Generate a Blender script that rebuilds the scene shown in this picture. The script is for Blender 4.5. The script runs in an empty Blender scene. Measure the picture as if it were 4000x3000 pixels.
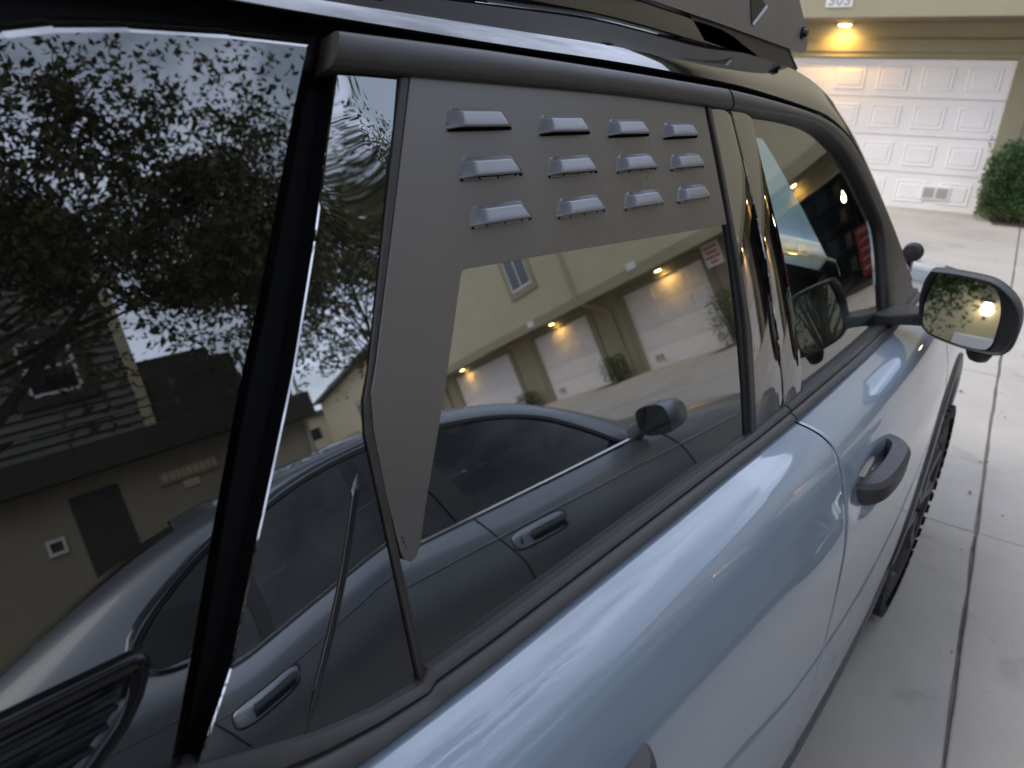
import bpy, bmesh, math, random
from mathutils import Vector, Matrix
random.seed(11)
R_ = math.radians
scene = bpy.context.scene
COL = scene.collection

# ------------------------------------------------------------------ camera
cam = bpy.data.cameras.new("camera")
cam_ob = bpy.data.objects.new("camera", cam)
COL.objects.link(cam_ob)
cam_ob.matrix_world = Matrix(((0.736615, -0.284901, 0.613375, 0.0),
                              (0.675286, 0.259901, -0.690247, 0.0),
                              (0.037235, 0.92265, 0.383836, 1.58),
                              (0, 0, 0, 1)))
cam.sensor_width = 36.0
cam.lens = 24.574
cam.clip_start = 0.01
cam.clip_end = 600
cam.dof.use_dof = True
cam.dof.focus_distance = 0.80
cam.dof.aperture_fstop = 6.5
scene.camera = cam_ob

# ------------------------------------------------------------------ sky, sun, exposure
SUN_EL, SUN_AZ = 5.0, 214.0
world = bpy.data.worlds.new("World")
scene.world = world
world.use_nodes = True
wn = world.node_tree
wn.nodes.clear()
w_out = wn.nodes.new("ShaderNodeOutputWorld")
w_bg = wn.nodes.new("ShaderNodeBackground")
w_sky = wn.nodes.new("ShaderNodeTexSky")
w_sky.sky_type = 'NISHITA'
w_sky.sun_disc = False
w_sky.sun_elevation = R_(SUN_EL)
w_sky.sun_rotation = R_(SUN_AZ)
w_sky.dust_density = 1.0
w_sky.ozone_density = 1.5
w_tc = wn.nodes.new("ShaderNodeTexCoord")
w_map = wn.nodes.new("ShaderNodeMapping")
w_map.inputs['Scale'].default_value = (1.0, 1.0, 2.2)
w_n = wn.nodes.new("ShaderNodeTexNoise")
w_n.inputs['Scale'].default_value = 2.3
w_n.inputs['Detail'].default_value = 6
w_n.inputs['Roughness'].default_value = 0.55
w_r = wn.nodes.new("ShaderNodeValToRGB")
w_r.color_ramp.elements[0].position = 0.40
w_r.color_ramp.elements[0].color = (0.25, 0.25, 0.25, 1)
w_r.color_ramp.elements[1].position = 0.60
w_r.color_ramp.elements[1].color = (0.95, 0.95, 0.95, 1)
w_mix = wn.nodes.new("ShaderNodeMix")
w_mix.data_type = 'RGBA'
w_mix.inputs[7].default_value = (12.0, 13.3, 17.2, 1)      # even dusk overcast
wn.links.new(w_tc.outputs['Generated'], w_map.inputs['Vector'])
wn.links.new(w_map.outputs[0], w_n.inputs['Vector'])
wn.links.new(w_n.outputs[0], w_r.inputs[0])
wn.links.new(w_r.outputs[0], w_mix.inputs[0])
wn.links.new(w_sky.outputs[0], w_mix.inputs[6])
wn.links.new(w_mix.outputs[2], w_bg.inputs[0])
w_bg.inputs[1].default_value = 0.125
wn.links.new(w_bg.outputs[0], w_out.inputs[0])

sun = bpy.data.lights.new("sun", 'SUN')
sun.energy = 1.1
sun.angle = R_(25)
sun.color = (1.0, 0.93, 0.86)
sun_ob = bpy.data.objects.new("sun", sun)
COL.objects.link(sun_ob)
# soft dusk light, high enough to clear the roofs through the cloud
sun_ob.rotation_euler = (R_(38), 0, R_(180 - SUN_AZ))

scene.view_settings.view_transform = 'Standard'
scene.view_settings.look = 'None'
scene.view_settings.gamma = 1.0
scene.view_settings.exposure = 0.82
scene.view_settings.use_curve_mapping = False
scene.render.engine = 'CYCLES'
scene.cycles.use_denoising = True
scene.cycles.max_bounces = 10
scene.cycles.transparent_max_bounces = 16
scene.cycles.glossy_bounces = 6
scene.cycles.sample_clamp_indirect = 6.0
scene.cycles.caustics_reflective = False
scene.cycles.caustics_refractive = False

# ------------------------------------------------------------------ materials
def mat(name, base, rough=0.5, metal=0.0, ior=1.45, coat=0.0, coat_rough=0.03, var=0.0, vscale=8.0, bump=0.0,
        bscale=200.0, emit=None, estr=0.0, rvar=0.0, stretch=None, spec=0.5, coat_ior=1.5, vdetail=6, col2=None):
    m = bpy.data.materials.new(name)
    m.use_nodes = True
    nt = m.node_tree
    b = nt.nodes["Principled BSDF"]
    b.inputs['Base Color'].default_value = (*base, 1)
    b.inputs['Roughness'].default_value = rough
    b.inputs['Metallic'].default_value = metal
    b.inputs['IOR'].default_value = ior
    b.inputs['Specular IOR Level'].default_value = spec
    b.inputs['Coat Weight'].default_value = coat
    b.inputs['Coat Roughness'].default_value = coat_rough
    b.inputs['Coat IOR'].default_value = coat_ior
    tc = nt.nodes.new("ShaderNodeTexCoord")
    src = tc.outputs['Object']
    if stretch:
        mp = nt.nodes.new("ShaderNodeMapping")
        mp.inputs['Scale'].default_value = stretch
        nt.links.new(src, mp.inputs['Vector'])
        src = mp.outputs[0]
    if var or rvar or col2:
        n = nt.nodes.new("ShaderNodeTexNoise")
        n.inputs['Scale'].default_value = vscale
        n.inputs['Detail'].default_value = vdetail
        n.inputs['Roughness'].default_value = 0.62
        nt.links.new(src, n.inputs['Vector'])
        if var or col2:
            r = nt.nodes.new("ShaderNodeValToRGB")
            r.color_ramp.elements[0].position = 0.3
            r.color_ramp.elements[1].position = 0.7
            c2 = col2 or base
            r.color_ramp.elements[0].color = (*[min(1, c * (1 - var)) for c in base], 1)
            r.color_ramp.elements[1].color = (*[min(1, c * (1 + var)) for c in c2], 1)
            nt.links.new(n.outputs[0], r.inputs[0])
            nt.links.new(r.outputs[0], b.inputs['Base Color'])
        if rvar:
            mr = nt.nodes.new("ShaderNodeMapRange")
            mr.inputs[1].default_value = 0.3
            mr.inputs[2].default_value = 0.7
            mr.inputs[3].default_value = max(0, rough - rvar)
            mr.inputs[4].default_value = rough + rvar
            nt.links.new(n.outputs[0], mr.inputs[0])
            nt.links.new(mr.outputs[0], b.inputs['Roughness'])
    if bump:
        n2 = nt.nodes.new("ShaderNodeTexNoise")
        n2.inputs['Scale'].default_value = bscale
        n2.inputs['Detail'].default_value = 4
        nt.links.new(src, n2.inputs['Vector'])
        bp = nt.nodes.new("ShaderNodeBump")
        bp.inputs['Strength'].default_value = bump
        bp.inputs['Distance'].default_value = 0.01
        nt.links.new(n2.outputs[0], bp.inputs['Height'])
        nt.links.new(bp.outputs[0], b.inputs['Normal'])
        nt.links.new(bp.outputs[0], b.inputs['Coat Normal'])
    if emit:
        b.inputs['Emission Color'].default_value = (*emit, 1)
        b.inputs['Emission Strength'].default_value = estr
    return m

def glass_mat(name, tint, ior=1.9, rough=0.0, wave=0.0, wscale=6.0, dust=0.0):
    """thin car glass: fresnel mirror over tinted transparency"""
    m = bpy.data.materials.new(name)
    m.use_nodes = True
    nt = m.node_tree
    nt.nodes.clear()
    out = nt.nodes.new("ShaderNodeOutputMaterial")
    mix = nt.nodes.new("ShaderNodeMixShader")
    fr = nt.nodes.new("ShaderNodeFresnel")
    fr.inputs[0].default_value = ior
    gl = nt.nodes.new("ShaderNodeBsdfGlossy")
    gl.inputs['Roughness'].default_value = rough
    gl.inputs['Color'].default_value = (0.98, 0.99, 0.98, 1)
    tr = nt.nodes.new("ShaderNodeBsdfTransparent")
    tr.inputs[0].default_value = (*tint, 1)
    nt.links.new(fr.outputs[0], mix.inputs[0])
    nt.links.new(tr.outputs[0], mix.inputs[1])
    nt.links.new(gl.outputs[0], mix.inputs[2])
    nt.links.new(mix.outputs[0], out.inputs[0])
    if dust:
        tc = nt.nodes.new("ShaderNodeTexCoord")
        nA = nt.nodes.new("ShaderNodeTexNoise"); nA.inputs['Scale'].default_value = 7; nA.inputs['Detail'].default_value = 8; nA.inputs['Roughness'].default_value = .7
        nB = nt.nodes.new("ShaderNodeTexNoise"); nB.inputs['Scale'].default_value = 420; nB.inputs['Detail'].default_value = 1
        rA = nt.nodes.new("ShaderNodeMapRange"); rA.inputs[1].default_value = .42; rA.inputs[2].default_value = .75; rA.inputs[3].default_value = dust * .25; rA.inputs[4].default_value = dust
        rB = nt.nodes.new("ShaderNodeMapRange"); rB.inputs[1].default_value = .70; rB.inputs[2].default_value = .76; rB.inputs[3].default_value = 0; rB.inputs[4].default_value = dust * 4
        ad = nt.nodes.new("ShaderNodeMath"); ad.operation = 'ADD'
        df = nt.nodes.new("ShaderNodeBsdfDiffuse"); df.inputs[0].default_value = (.42, .40, .37, 1)
        m2 = nt.nodes.new("ShaderNodeMixShader")
        for q in (nA, nB): nt.links.new(tc.outputs['Object'], q.inputs['Vector'])
        nt.links.new(nA.outputs[0], rA.inputs[0]); nt.links.new(nB.outputs[0], rB.inputs[0])
        nt.links.new(rA.outputs[0], ad.inputs[0]); nt.links.new(rB.outputs[0], ad.inputs[1])
        nt.links.new(ad.outputs[0], m2.inputs[0]); nt.links.new(mix.outputs[0], m2.inputs[1]); nt.links.new(df.outputs[0], m2.inputs[2])
        nt.links.new(m2.outputs[0], out.inputs[0])
    if wave:
        tc = nt.nodes.new("ShaderNodeTexCoord")
        n2 = nt.nodes.new("ShaderNodeTexNoise")
        n2.inputs['Scale'].default_value = wscale
        n2.inputs['Detail'].default_value = 1
        bp = nt.nodes.new("ShaderNodeBump")
        bp.inputs['Strength'].default_value = wave
        bp.inputs['Distance'].default_value = 0.01
        nt.links.new(tc.outputs['Object'], n2.inputs['Vector'])
        nt.links.new(n2.outputs[0], bp.inputs['Height'])
        nt.links.new(bp.outputs[0], gl.inputs['Normal'])
    return m

M = {}
M['paint'] = mat('blue_grey_paint', (0.205, 0.255, 0.305), 0.42, 0.0, 1.5, coat=1.0, coat_rough=0.015, var=0.03, vscale=5, coat_ior=1.55, bump=0.0012, bscale=220)
M['gloss_black'] = mat('gloss_black_trim', (0.004, 0.004, 0.005), 0.02, 0, 1.75, bump=0.004, bscale=7)
M['gloss_black2'] = mat('gloss_black_pillar', (0.004, 0.004, 0.005), 0.012, 0, 3.2, bump=0.004, bscale=8)
M['gloss_low'] = mat('gloss_black_ribbed', (0.004, 0.004, 0.005), 0.06, 0, 1.4, spec=0.35)
M['satin'] = mat('satin_black_trim', (0.038, 0.034, 0.031), 0.40, 0, 1.45, var=0.12, vscale=30, bump=0.05, bscale=900, rvar=0.05)
M['moulding'] = mat('rubber_moulding', (0.040, 0.037, 0.035), 0.45, 0, 1.45, var=0.18, vscale=40, bump=0.06, bscale=700, rvar=0.08)
M['seal'] = mat('black_seal', (0.008, 0.008, 0.009), 0.6, 0)
M['shell'] = mat('black_inner_shell', (0.006, 0.006, 0.007), 0.7, 0, spec=0.2)
M['panel'] = mat('powder_coat_panel', (0.105, 0.091, 0.078), 0.30, 0.0, 1.75, var=0.07, vscale=6, bump=0.05, bscale=1100, rvar=0.05, vdetail=4)
M['louvre'] = mat('powder_coat_louvre', (0.10, 0.10, 0.105), 0.27, 0.0, 1.9, var=0.05, vscale=60, bump=0.05, bscale=1400)
M['lit_mesh'] = mat('lit_mesh_marks', (0.5, 0.5, 0.5), 0.4, 0.6)  # pale grey painted for mesh with light coming through it
M['slot_shade'] = mat('slot_shade_black', (0.004, 0.004, 0.004), 0.9, spec=0.1)  # flat black painted for the shade inside the louvre slots
M['glass_rear'] = glass_mat('privacy_glass', (0.035, 0.04, 0.042), 3.7, wave=0.0012, wscale=5, dust=0.02)
M['glass_quarter'] = glass_mat('quarter_glass', (0.012, 0.014, 0.016), 2.2, wave=0.004, wscale=8, dust=0.012)
M['glass_front'] = glass_mat('front_glass', (0.74, 0.86, 0.80), 2.9, dust=0.015)
M['glass_shield'] = glass_mat('windshield_glass', (0.86, 0.985, 0.87), 1.5)
M['mirror'] = mat('mirror_silver', (0.82, 0.85, 0.85), 0.0, 1.0)
M['rubber'] = mat('tyre_rubber', (0.022, 0.022, 0.023), 0.75, var=0.3, vscale=25, bump=0.3, bscale=90)
M['rim'] = mat('alloy_rim', (0.35, 0.36, 0.37), 0.3, 0.9)
M['plastic'] = mat('dark_grey_plastic', (0.022, 0.022, 0.024), 0.38, bump=0.12, bscale=900)
M['handle'] = mat('handle_plastic', (0.032, 0.031, 0.033), 0.42, bump=0.1, bscale=900)
M['interior'] = mat('interior_charcoal', (0.03, 0.031, 0.034), 0.75, var=0.2, vscale=30)
M['rack'] = mat('rack_plate_coat', (0.20, 0.178, 0.152), 0.42, 0, 1.5, bump=0.05, bscale=900, var=0.05)
M['steel'] = mat('bolt_steel', (0.05, 0.05, 0.055), 0.3, 0.8)
M['white_mark'] = mat('white_print', (0.75, 0.75, 0.78), 0.4)
M['black_mark'] = mat('black_print', (0.006, 0.006, 0.007), 0.4)
M['lens'] = mat('lamp_lens', (0.03, 0.035, 0.05), 0.05, 0, 1.6, coat=1)
# sedan
M['silver'] = mat('silver_paint', (0.160, 0.176, 0.192), 0.36, 0.65, 1.5, coat=0.5, coat_rough=0.05, var=0.04, vscale=3)
M['chrome'] = mat('chrome_strip', (0.75, 0.74, 0.73), 0.16, 1.0)
M['sedan_glass'] = glass_mat('sedan_glass', (0.16, 0.19, 0.185), 1.42)
M['cream'] = mat('cream_seat', (0.30, 0.28, 0.24), 0.7)
M['red_lens'] = mat('tail_lens', (0.25, 0.01, 0.01), 0.1, coat=1)
# setting
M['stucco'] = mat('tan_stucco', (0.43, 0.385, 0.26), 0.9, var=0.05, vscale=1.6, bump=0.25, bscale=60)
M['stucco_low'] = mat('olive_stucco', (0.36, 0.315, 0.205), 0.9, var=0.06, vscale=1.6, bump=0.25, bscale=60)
M['trim'] = mat('olive_trim', (0.27, 0.25, 0.155), 0.75, var=0.05, vscale=3, bump=0.1, bscale=40)
M['soffit'] = mat('soffit_paint', (0.20, 0.16, 0.105), 0.85, var=0.06, vscale=3)
M['door_white'] = mat('white_garage_door', (0.80, 0.775, 0.735), 0.5, var=0.03, vscale=2.0, bump=0.05, bscale=120)
M['vent_grey'] = mat('vent_grey', (0.36, 0.34, 0.30), 0.6)
M['sign_white'] = mat('sign_white', (0.62, 0.62, 0.58), 0.5)
M['sign_grey'] = mat('sign_grey', (0.24, 0.24, 0.22), 0.5)
M['sign_red'] = mat('sign_red', (0.5, 0.06, 0.06), 0.5)
M['lamp_glow'] = mat('lamp_glow', (1, 0.9, 0.6), 0.4, emit=(1.0, 0.72, 0.30), estr=40)
M['bulb_glow'] = mat('bulb_glow', (1, 0.95, 0.8), 0.4, emit=(1.0, 0.88, 0.62), estr=7)
M['pane'] = mat('window_pane', (0.02, 0.022, 0.025), 0.03, 0, 1.5)
M['white_frame'] = mat('white_frame', (0.6, 0.59, 0.56), 0.5)
M['pipe'] = mat('downspout_paint', (0.33, 0.31, 0.24), 0.55)
M['concrete'] = mat('concrete', (0.375, 0.345, 0.295), 0.85, var=0.10, vscale=1.1, bump=0.22, bscale=120, vdetail=12)
def stain(m, sc1, amt1, sc2, amt2):
    nt = m.node_tree; bs = nt.nodes["Principled BSDF"]
    src = bs.inputs['Base Color'].links[0].from_socket
    tc = nt.nodes.new("ShaderNodeTexCoord")
    for sc, amt, lo, hi, det in ((sc1, amt1, .50, .72, 5), (sc2, amt2, .62, .70, 3), (sc2 * 9, amt2 * .8, .66, .74, 2)):
        n = nt.nodes.new("ShaderNodeTexNoise"); n.inputs['Scale'].default_value = sc; n.inputs['Detail'].default_value = det
        n.inputs['Distortion'].default_value = .6
        r = nt.nodes.new("ShaderNodeMapRange"); r.inputs[1].default_value = lo; r.inputs[2].default_value = hi; r.inputs[3].default_value = 0; r.inputs[4].default_value = amt
        mx = nt.nodes.new("ShaderNodeMix"); mx.data_type = 'RGBA'; mx.blend_type = 'MULTIPLY'; mx.inputs[7].default_value = (.30, .28, .26, 1)
        nt.links.new(tc.outputs['Object'], n.inputs['Vector']); nt.links.new(n.outputs[0], r.inputs[0]); nt.links.new(r.outputs[0], mx.inputs[0])
        nt.links.new(src, mx.inputs[6]); src = mx.outputs[2]
    nt.links.new(src, bs.inputs['Base Color'])
stain(M['concrete'], .9, .18, 3.5, .22)
M['joint_dirt'] = mat('joint_dirt', (0.14, 0.125, 0.108), 0.95, var=0.45, vscale=14, bump=0.4, bscale=70)
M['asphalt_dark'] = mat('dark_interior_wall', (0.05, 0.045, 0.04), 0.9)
M['leaf'] = mat('shrub_leaf', (0.035, 0.072, 0.018), 0.5, var=0.6, vscale=5, spec=0.3)
M['leaf_tree'] = mat('tree_leaf', (0.10, 0.105, 0.042), 0.5, var=0.6, vscale=1.4, spec=0.3)
M['leaf_dark'] = mat('leaf_dark', (0.03, 0.05, 0.018), 0.6, var=0.5, vscale=3, spec=0.3)
M['bark'] = mat('bark', (0.07, 0.052, 0.038), 0.9, var=0.35, vscale=12, bump=0.5, bscale=30)
M['siding'] = mat('grey_green_siding', (0.12, 0.125, 0.10), 0.8, var=0.06, vscale=2)
M['fascia'] = mat('dark_fascia', (0.035, 0.034, 0.03), 0.7, var=0.1, vscale=4)
M['beigewall'] = mat('beige_wall', (0.25, 0.225, 0.165), 0.9, var=0.06, vscale=1.2, bump=0.2, bscale=50)
M['roofing'] = mat('roof_shingle', (0.09, 0.08, 0.07), 0.9, var=0.2, vscale=9)
M['redbox'] = mat('red_enamel', (0.20, 0.014, 0.014), 0.4)
M['cardboard'] = mat('cardboard', (0.13, 0.10, 0.07), 0.8, var=0.08, vscale=6)
M['bluebin'] = mat('blue_plastic', (0.03, 0.04, 0.06), 0.5)
M['soil'] = mat('soil', (0.07, 0.05, 0.035), 0.95, var=0.4, vscale=20)

# ------------------------------------------------------------------ helpers
class MB:
    def __init__(s):
        s.v, s.f = [], []
    def add(s, vs, fs):
        o = len(s.v)
        s.v += [tuple(v) for v in vs]
        s.f += [tuple(i + o for i in f) for f in fs]
    def box(s, a, b):
        (x0, y0, z0), (x1, y1, z1) = a, b
        x0, x1 = min(x0, x1), max(x0, x1); y0, y1 = min(y0, y1), max(y0, y1); z0, z1 = min(z0, z1), max(z0, z1)
        s.add([(x0, y0, z0), (x1, y0, z0), (x1, y1, z0), (x0, y1, z0), (x0, y0, z1), (x1, y0, z1), (x1, y1, z1), (x0, y1, z1)],
              [(0, 3, 2, 1), (4, 5, 6, 7), (0, 1, 5, 4), (1, 2, 6, 5), (2, 3, 7, 6), (3, 0, 4, 7)])
    def grid(s, rows, flip=False, closed=False):
        n, m = len(rows), len(rows[0])
        vs = [p for r in rows for p in r]
        fs = []
        for i in range(n - 1):
            for j in range(m if closed else m - 1):
                k = (j + 1) % m
                q = (i * m + j, i * m + k, (i + 1) * m + k, (i + 1) * m + j)
                fs.append(q[::-1] if flip else q)
        s.add(vs, fs)
    def tube(s, pts, rad, n=8, cap=True):
        pts = [Vector(p) for p in pts]
        rads = rad if isinstance(rad, (list, tuple)) else [rad] * len(pts)
        rows, prev = [], None
        for i, p in enumerate(pts):
            d = (pts[min(i + 1, len(pts) - 1)] - pts[max(i - 1, 0)]).normalized()
            a = prev if prev is not None else (Vector((0, 0, 1)) if abs(d.z) < 0.9 else Vector((1, 0, 0)))
            u = (a - d * a.dot(d)).normalized(); w = d.cross(u); prev = u
            rows.append([p + (u * math.cos(t) + w * math.sin(t)) * rads[i] for t in [2 * math.pi * k / n for k in range(n)]])
        o = len(s.v)
        s.grid(rows, closed=True)
        if cap:
            s.f.append(tuple(o + k for k in range(n))[::-1])
            e = len(s.v) - n
            s.f.append(tuple(e + k for k in range(n)))
    def build(s, name, m, parent=None, smooth=False, angle=40, bevel=0.0, seg=1, origin=None):
        me = bpy.data.meshes.new(name)
        vs = s.v
        if origin is not None:
            vs = [(v[0] - origin[0], v[1] - origin[1], v[2] - origin[2]) for v in vs]
        me.from_pydata(vs, [], s.f)
        if bevel:
            bm = bmesh.new(); bm.from_mesh(me)
            bmesh.ops.remove_doubles(bm, verts=bm.verts, dist=1e-6)
            ed = [e for e in bm.edges if len(e.link_faces) == 2 and e.calc_face_angle(0) > 0.45]
            bmesh.ops.bevel(bm, geom=ed, offset=bevel, segments=seg, affect='EDGES', clamp_overlap=True)
            bm.to_mesh(me); bm.free()
        me.update()
        if smooth:
            me.polygons.foreach_set('use_smooth', [True] * len(me.polygons))
            me.set_sharp_from_angle(angle=R_(angle))
        me.materials.append(M[m] if isinstance(m, str) else m)
        o = bpy.data.objects.new(name, me)
        COL.objects.link(o)
        if parent is not None:
            o.parent = parent
        return o

def empty(name, loc=(0, 0, 0), rz=0.0, label=None, cat=None, group=None):
    o = bpy.data.objects.new(name, None)
    COL.objects.link(o)
    o.location = loc; o.rotation_euler = (0, 0, rz)
    o.empty_display_size = 0.2
    return tag(o, label, cat, group)

def tag(o, label=None, cat=None, group=None, kind=None):
    if label: o['label'] = label
    if cat: o['category'] = cat
    if group: o['group'] = group
    if kind: o['kind'] = kind
    return o

def part_empty(name, parent):
    o = bpy.data.objects.new(name, None)
    COL.objects.link(o); o.parent = parent
    return o

def share(o, loc, parent):
    c = o.copy(); COL.objects.link(c); c.parent = parent; c.location = loc
    return c

def lerp(a, b, t): return a + (b - a) * t
def interp(tab, x):
    if x <= tab[0][0]: return tab[0][1]
    for (x0, y0), (x1, y1) in zip(tab, tab[1:]):
        if x <= x1: return y0 + (y1 - y0) * (x - x0) / (x1 - x0)
    return tab[-1][1]
def smooth01(t):
    t = max(0.0, min(1.0, t)); return t * t * (3 - 2 * t)
def resample(pts, n):
    """n points spread along a polyline of tuples (Catmull-Rom smoothed)"""
    P = [Vector(p) for p in pts]
    fine = []
    for i in range(len(P) - 1):
        p0, p1, p2, p3 = P[max(i - 1, 0)], P[i], P[i + 1], P[min(i + 2, len(P) - 1)]
        for k in range(12):
            t = k / 12
            fine.append(0.5 * ((2 * p1) + (p2 - p0) * t + (2 * p0 - 5 * p1 + 4 * p2 - p3) * t * t + (3 * p1 - p0 - 3 * p2 + p3) * t ** 3))
    fine.append(P[-1])
    L = [0.0]
    for a, b in zip(fine, fine[1:]): L.append(L[-1] + (b - a).length)
    out, j = [], 0
    for i in range(n):
        s = L[-1] * i / (n - 1)
        while j < len(L) - 2 and L[j + 1] < s: j += 1
        t = (s - L[j]) / max(1e-9, L[j + 1] - L[j])
        out.append(fine[j].lerp(fine[j + 1], min(1, max(0, t))))
    return out

# ------------------------------------------------------------------ ground
A = 0.2384                                   # angle of the garage row to the parked car
TF = Vector((math.cos(A), math.sin(A), 0)); NF = Vector((-math.sin(A), math.cos(A), 0))
P0 = Vector((0, 13.284, 0))                   # plane of the garage doors
def gz(x, y):
    p = Vector((x, y, 0)); v = p.dot(NF); s = p.dot(TF) - P0.dot(TF)
    base = 0.135 * smooth01((v - 3.0) / 9.0)
    return base + 0.26 * smooth01((s - 0.5) / 7.0) * smooth01((v - 3.5) / 8.5)

gb = MB()
N = 60
xs = [-200, -120, -60] + [-30 + i * 2 for i in range(46)] + [90, 140, 200]
ys = [-200, -120, -60] + [-30 + i * 2 for i in range(41)] + [80, 120, 200]
gb.grid([[(x, y, gz(x, y) - 0.055) for x in xs] for y in ys])
ground = gb.build('ground', 'joint_dirt', smooth=True)
tag(ground, 'dirt and sand filling the joints below the concrete slabs', kind='structure')

SA = R_(7.6)                                  # slab layout
ST = Vector((math.cos(SA), math.sin(SA), 0)); SN = Vector((-math.sin(SA), math.cos(SA), 0))
JX = Vector((-0.004, 1.756, 0)).dot(ST)       # the wide dirt filled joint passes here
drive = empty('driveway', (0, 0, 0))
tag(drive, 'pale grey concrete driveway of large slabs with dirt filled joints', kind='structure')
cols = [-46, -40, -34, -28, -22, -16.2, -12.15, -8.1, -4.05, 0.0, 4.1, 8.2, 12.3, 18, 24, 30, 36, 42, 48]
rows_ = [-40, -33, -26, -20, -14, -9.5, -5.4, -3.2, -1.1, 1.0, 3.08, 5.24, 7.4, 9.6, 11.9, 14.2, 18, 22, 26, 30, 36]
rs = random.Random(4)
for ci in range(len(cols) - 1):
    for ri in range(len(rows_) - 1):
        a0, a1 = JX + cols[ci], JX + cols[ci + 1]
        b0, b1 = rows_[ri], rows_[ri + 1]
        cen = ST * ((a0 + a1) / 2) + SN * ((b0 + b1) / 2)
        if (cen - P0).dot(NF) > 3.5 or abs(cen.x) > 46:
            continue
        gl = 0.012 if cols[ci] == 0.0 else 0.006
        gr = 0.012 if cols[ci + 1] == 0.0 else 0.006
        near = abs(cen.x) < 6 and abs(cen.y) < 9
        n = 14 if near else 5
        dzs = rs.uniform(-0.003, 0.003)
        mb = MB()
        top, e = [], 0.006
        for j in range(n + 1):
            row = []
            for i in range(n + 1):
                s = lerp(a0 + gl, a1 - gr, i / n); v = lerp(b0 + 0.0075, b1 - 0.0075, j / n)
                edge = i in (0, n) or j in (0, n)
                if near and edge:
                    wob = 0.0035
                    s += rs.uniform(-wob, wob) if i in (0, n) else 0
                    v += rs.uniform(-wob, wob) if j in (0, n) else 0
                p = ST * s + SN * v
                row.append((p.x, p.y, gz(p.x, p.y) + dzs))
            top.append(row)
        # rounded arris then a skirt
        def ring(off, dz):
            pass
        mb.grid(top)
        per = [(0, i) for i in range(n + 1)] + [(j, n) for j in range(1, n + 1)] + [(n, i) for i in range(n - 1, -1, -1)] + [(j, 0) for j in range(n - 1, 0, -1)]
        idx = [j * (n + 1) + i for j, i in per]
        c2 = cen
        r1 = []
        for j, i in per:
            x, y, z = top[j][i]
            dirv = Vector((0, 0, 0))
            if i == 0: dirv -= ST
            if i == n: dirv += ST
            if j == 0: dirv -= SN
            if j == n: dirv += SN
            r1.append((x + dirv.x * 0.005, y + dirv.y * 0.005, z - 0.004))
        o = len(mb.v)
        mb.v += r1
        mb.v += [(x, y, z - 0.06) for x, y, z in r1]
        K = len(per)
        for k in range(K):
            k2 = (k + 1) % K
            mb.f.append((idx[k], o + k, o + k2, idx[k2]))
            mb.f.append((o + k, o + K + k, o + K + k2, o + k2))
        mb.build('slab', 'concrete', drive, smooth=True, angle=25)

mb = MB(); rows = []
for i in range(140):
    v = lerp(-14, 14.2, i / 139); r = []
    for q in (-.030, -.012, .008, .030):
        p = ST * (JX + q) + SN * v
        r.append((p.x, p.y, gz(p.x, p.y) - .014 + rs.uniform(-.0035, .0035)))
    rows.append(r)
mb.grid(rows); mb.build('joint_fill', 'joint_dirt', drive, smooth=True)
# ------------------------------------------------------------------ garage row (local x along the row, y into the building, z up)
def facade_ground(s):
    p = P0 + TF * s
    return gz(p.x, p.y)
row_b = empty('garage_building', P0, A, 'long tan stucco garage row with overhanging upper floor and white doors', 'building')
S0, S1 = -26.0, 52.0
SOFF, OVER = 2.765, 0.90
doors = [(-20.0, -15.2), (-13.4, -8.55), (-7.0, -2.13), (7.57, 10.66), (12.42, 15.59), (17.40, 22.2), (24.6, 29.4), (31.5, 36.3), (38.5, 43.3)]
bay = (1.15, 5.95)
openings = sorted(doors + [bay])
DT = 2.15
# lower wall: piers between the openings, and the band above
mb = MB()
prev = S0
for a, b in openings + [(S1, S1)]:
    if a > prev:
        mb.box((prev, 0.0, -0.3), (a, 0.25, SOFF))
    if b > a:
        g = facade_ground((a + b) / 2)
        mb.box((a, 0.0, g + DT), (b, 0.25, SOFF))
    prev = b
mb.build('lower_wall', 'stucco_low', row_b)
mb = MB()
mb.box((S0, -OVER, SOFF + 0.001), (S1, 9.0, 7.4))
mb.build('upper_wall', 'stucco', row_b)
mb = MB()
mb.box((S0, -OVER + 0.004, SOFF - 0.012), (S1, 0.0, SOFF))
mb.build('soffit', 'soffit', row_b)
mb = MB()
mb.box((S0, -OVER - 0.03, SOFF - 0.02), (S1, -OVER - 0.001, SOFF + 0.24))
mb.build('band_trim', 'trim', row_b)
mb = MB()
mb.box((S0, -OVER - 0.55, 7.40), (S1, 9.4, 7.62))
mb.add([(S0, -OVER - 0.55, 7.62), (S1, -OVER - 0.55, 7.62), (S1, 4.0, 9.6), (S0, 4.0, 9.6), (S1, 9.4, 7.62), (S0, 9.4, 7.62)],
       [(0, 1, 2, 3), (3, 2, 4, 5), (0, 3, 5), (1, 4, 2)])
mb.build('roof', 'roofing', row_b)
# door surrounds
for a, b in openings:
    g = facade_ground((a + b) / 2)
    mb = MB()
    mb.box((a - 0.02, -0.035, g + DT + 0.075), (b + 0.02, -0.001, g + DT + 0.255))
    mb.box((a - 0.01, -0.02, g + DT), (b + 0.01, -0.0005, g + DT + 0.072))
    for q in (a - 0.27, b + 0.002):
        mb.box((q, -0.035, -0.2), (q + 0.268, -0.001, g + DT + 0.073))
    mb.build('door_surround', 'trim', row_b, bevel=0.006)

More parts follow.
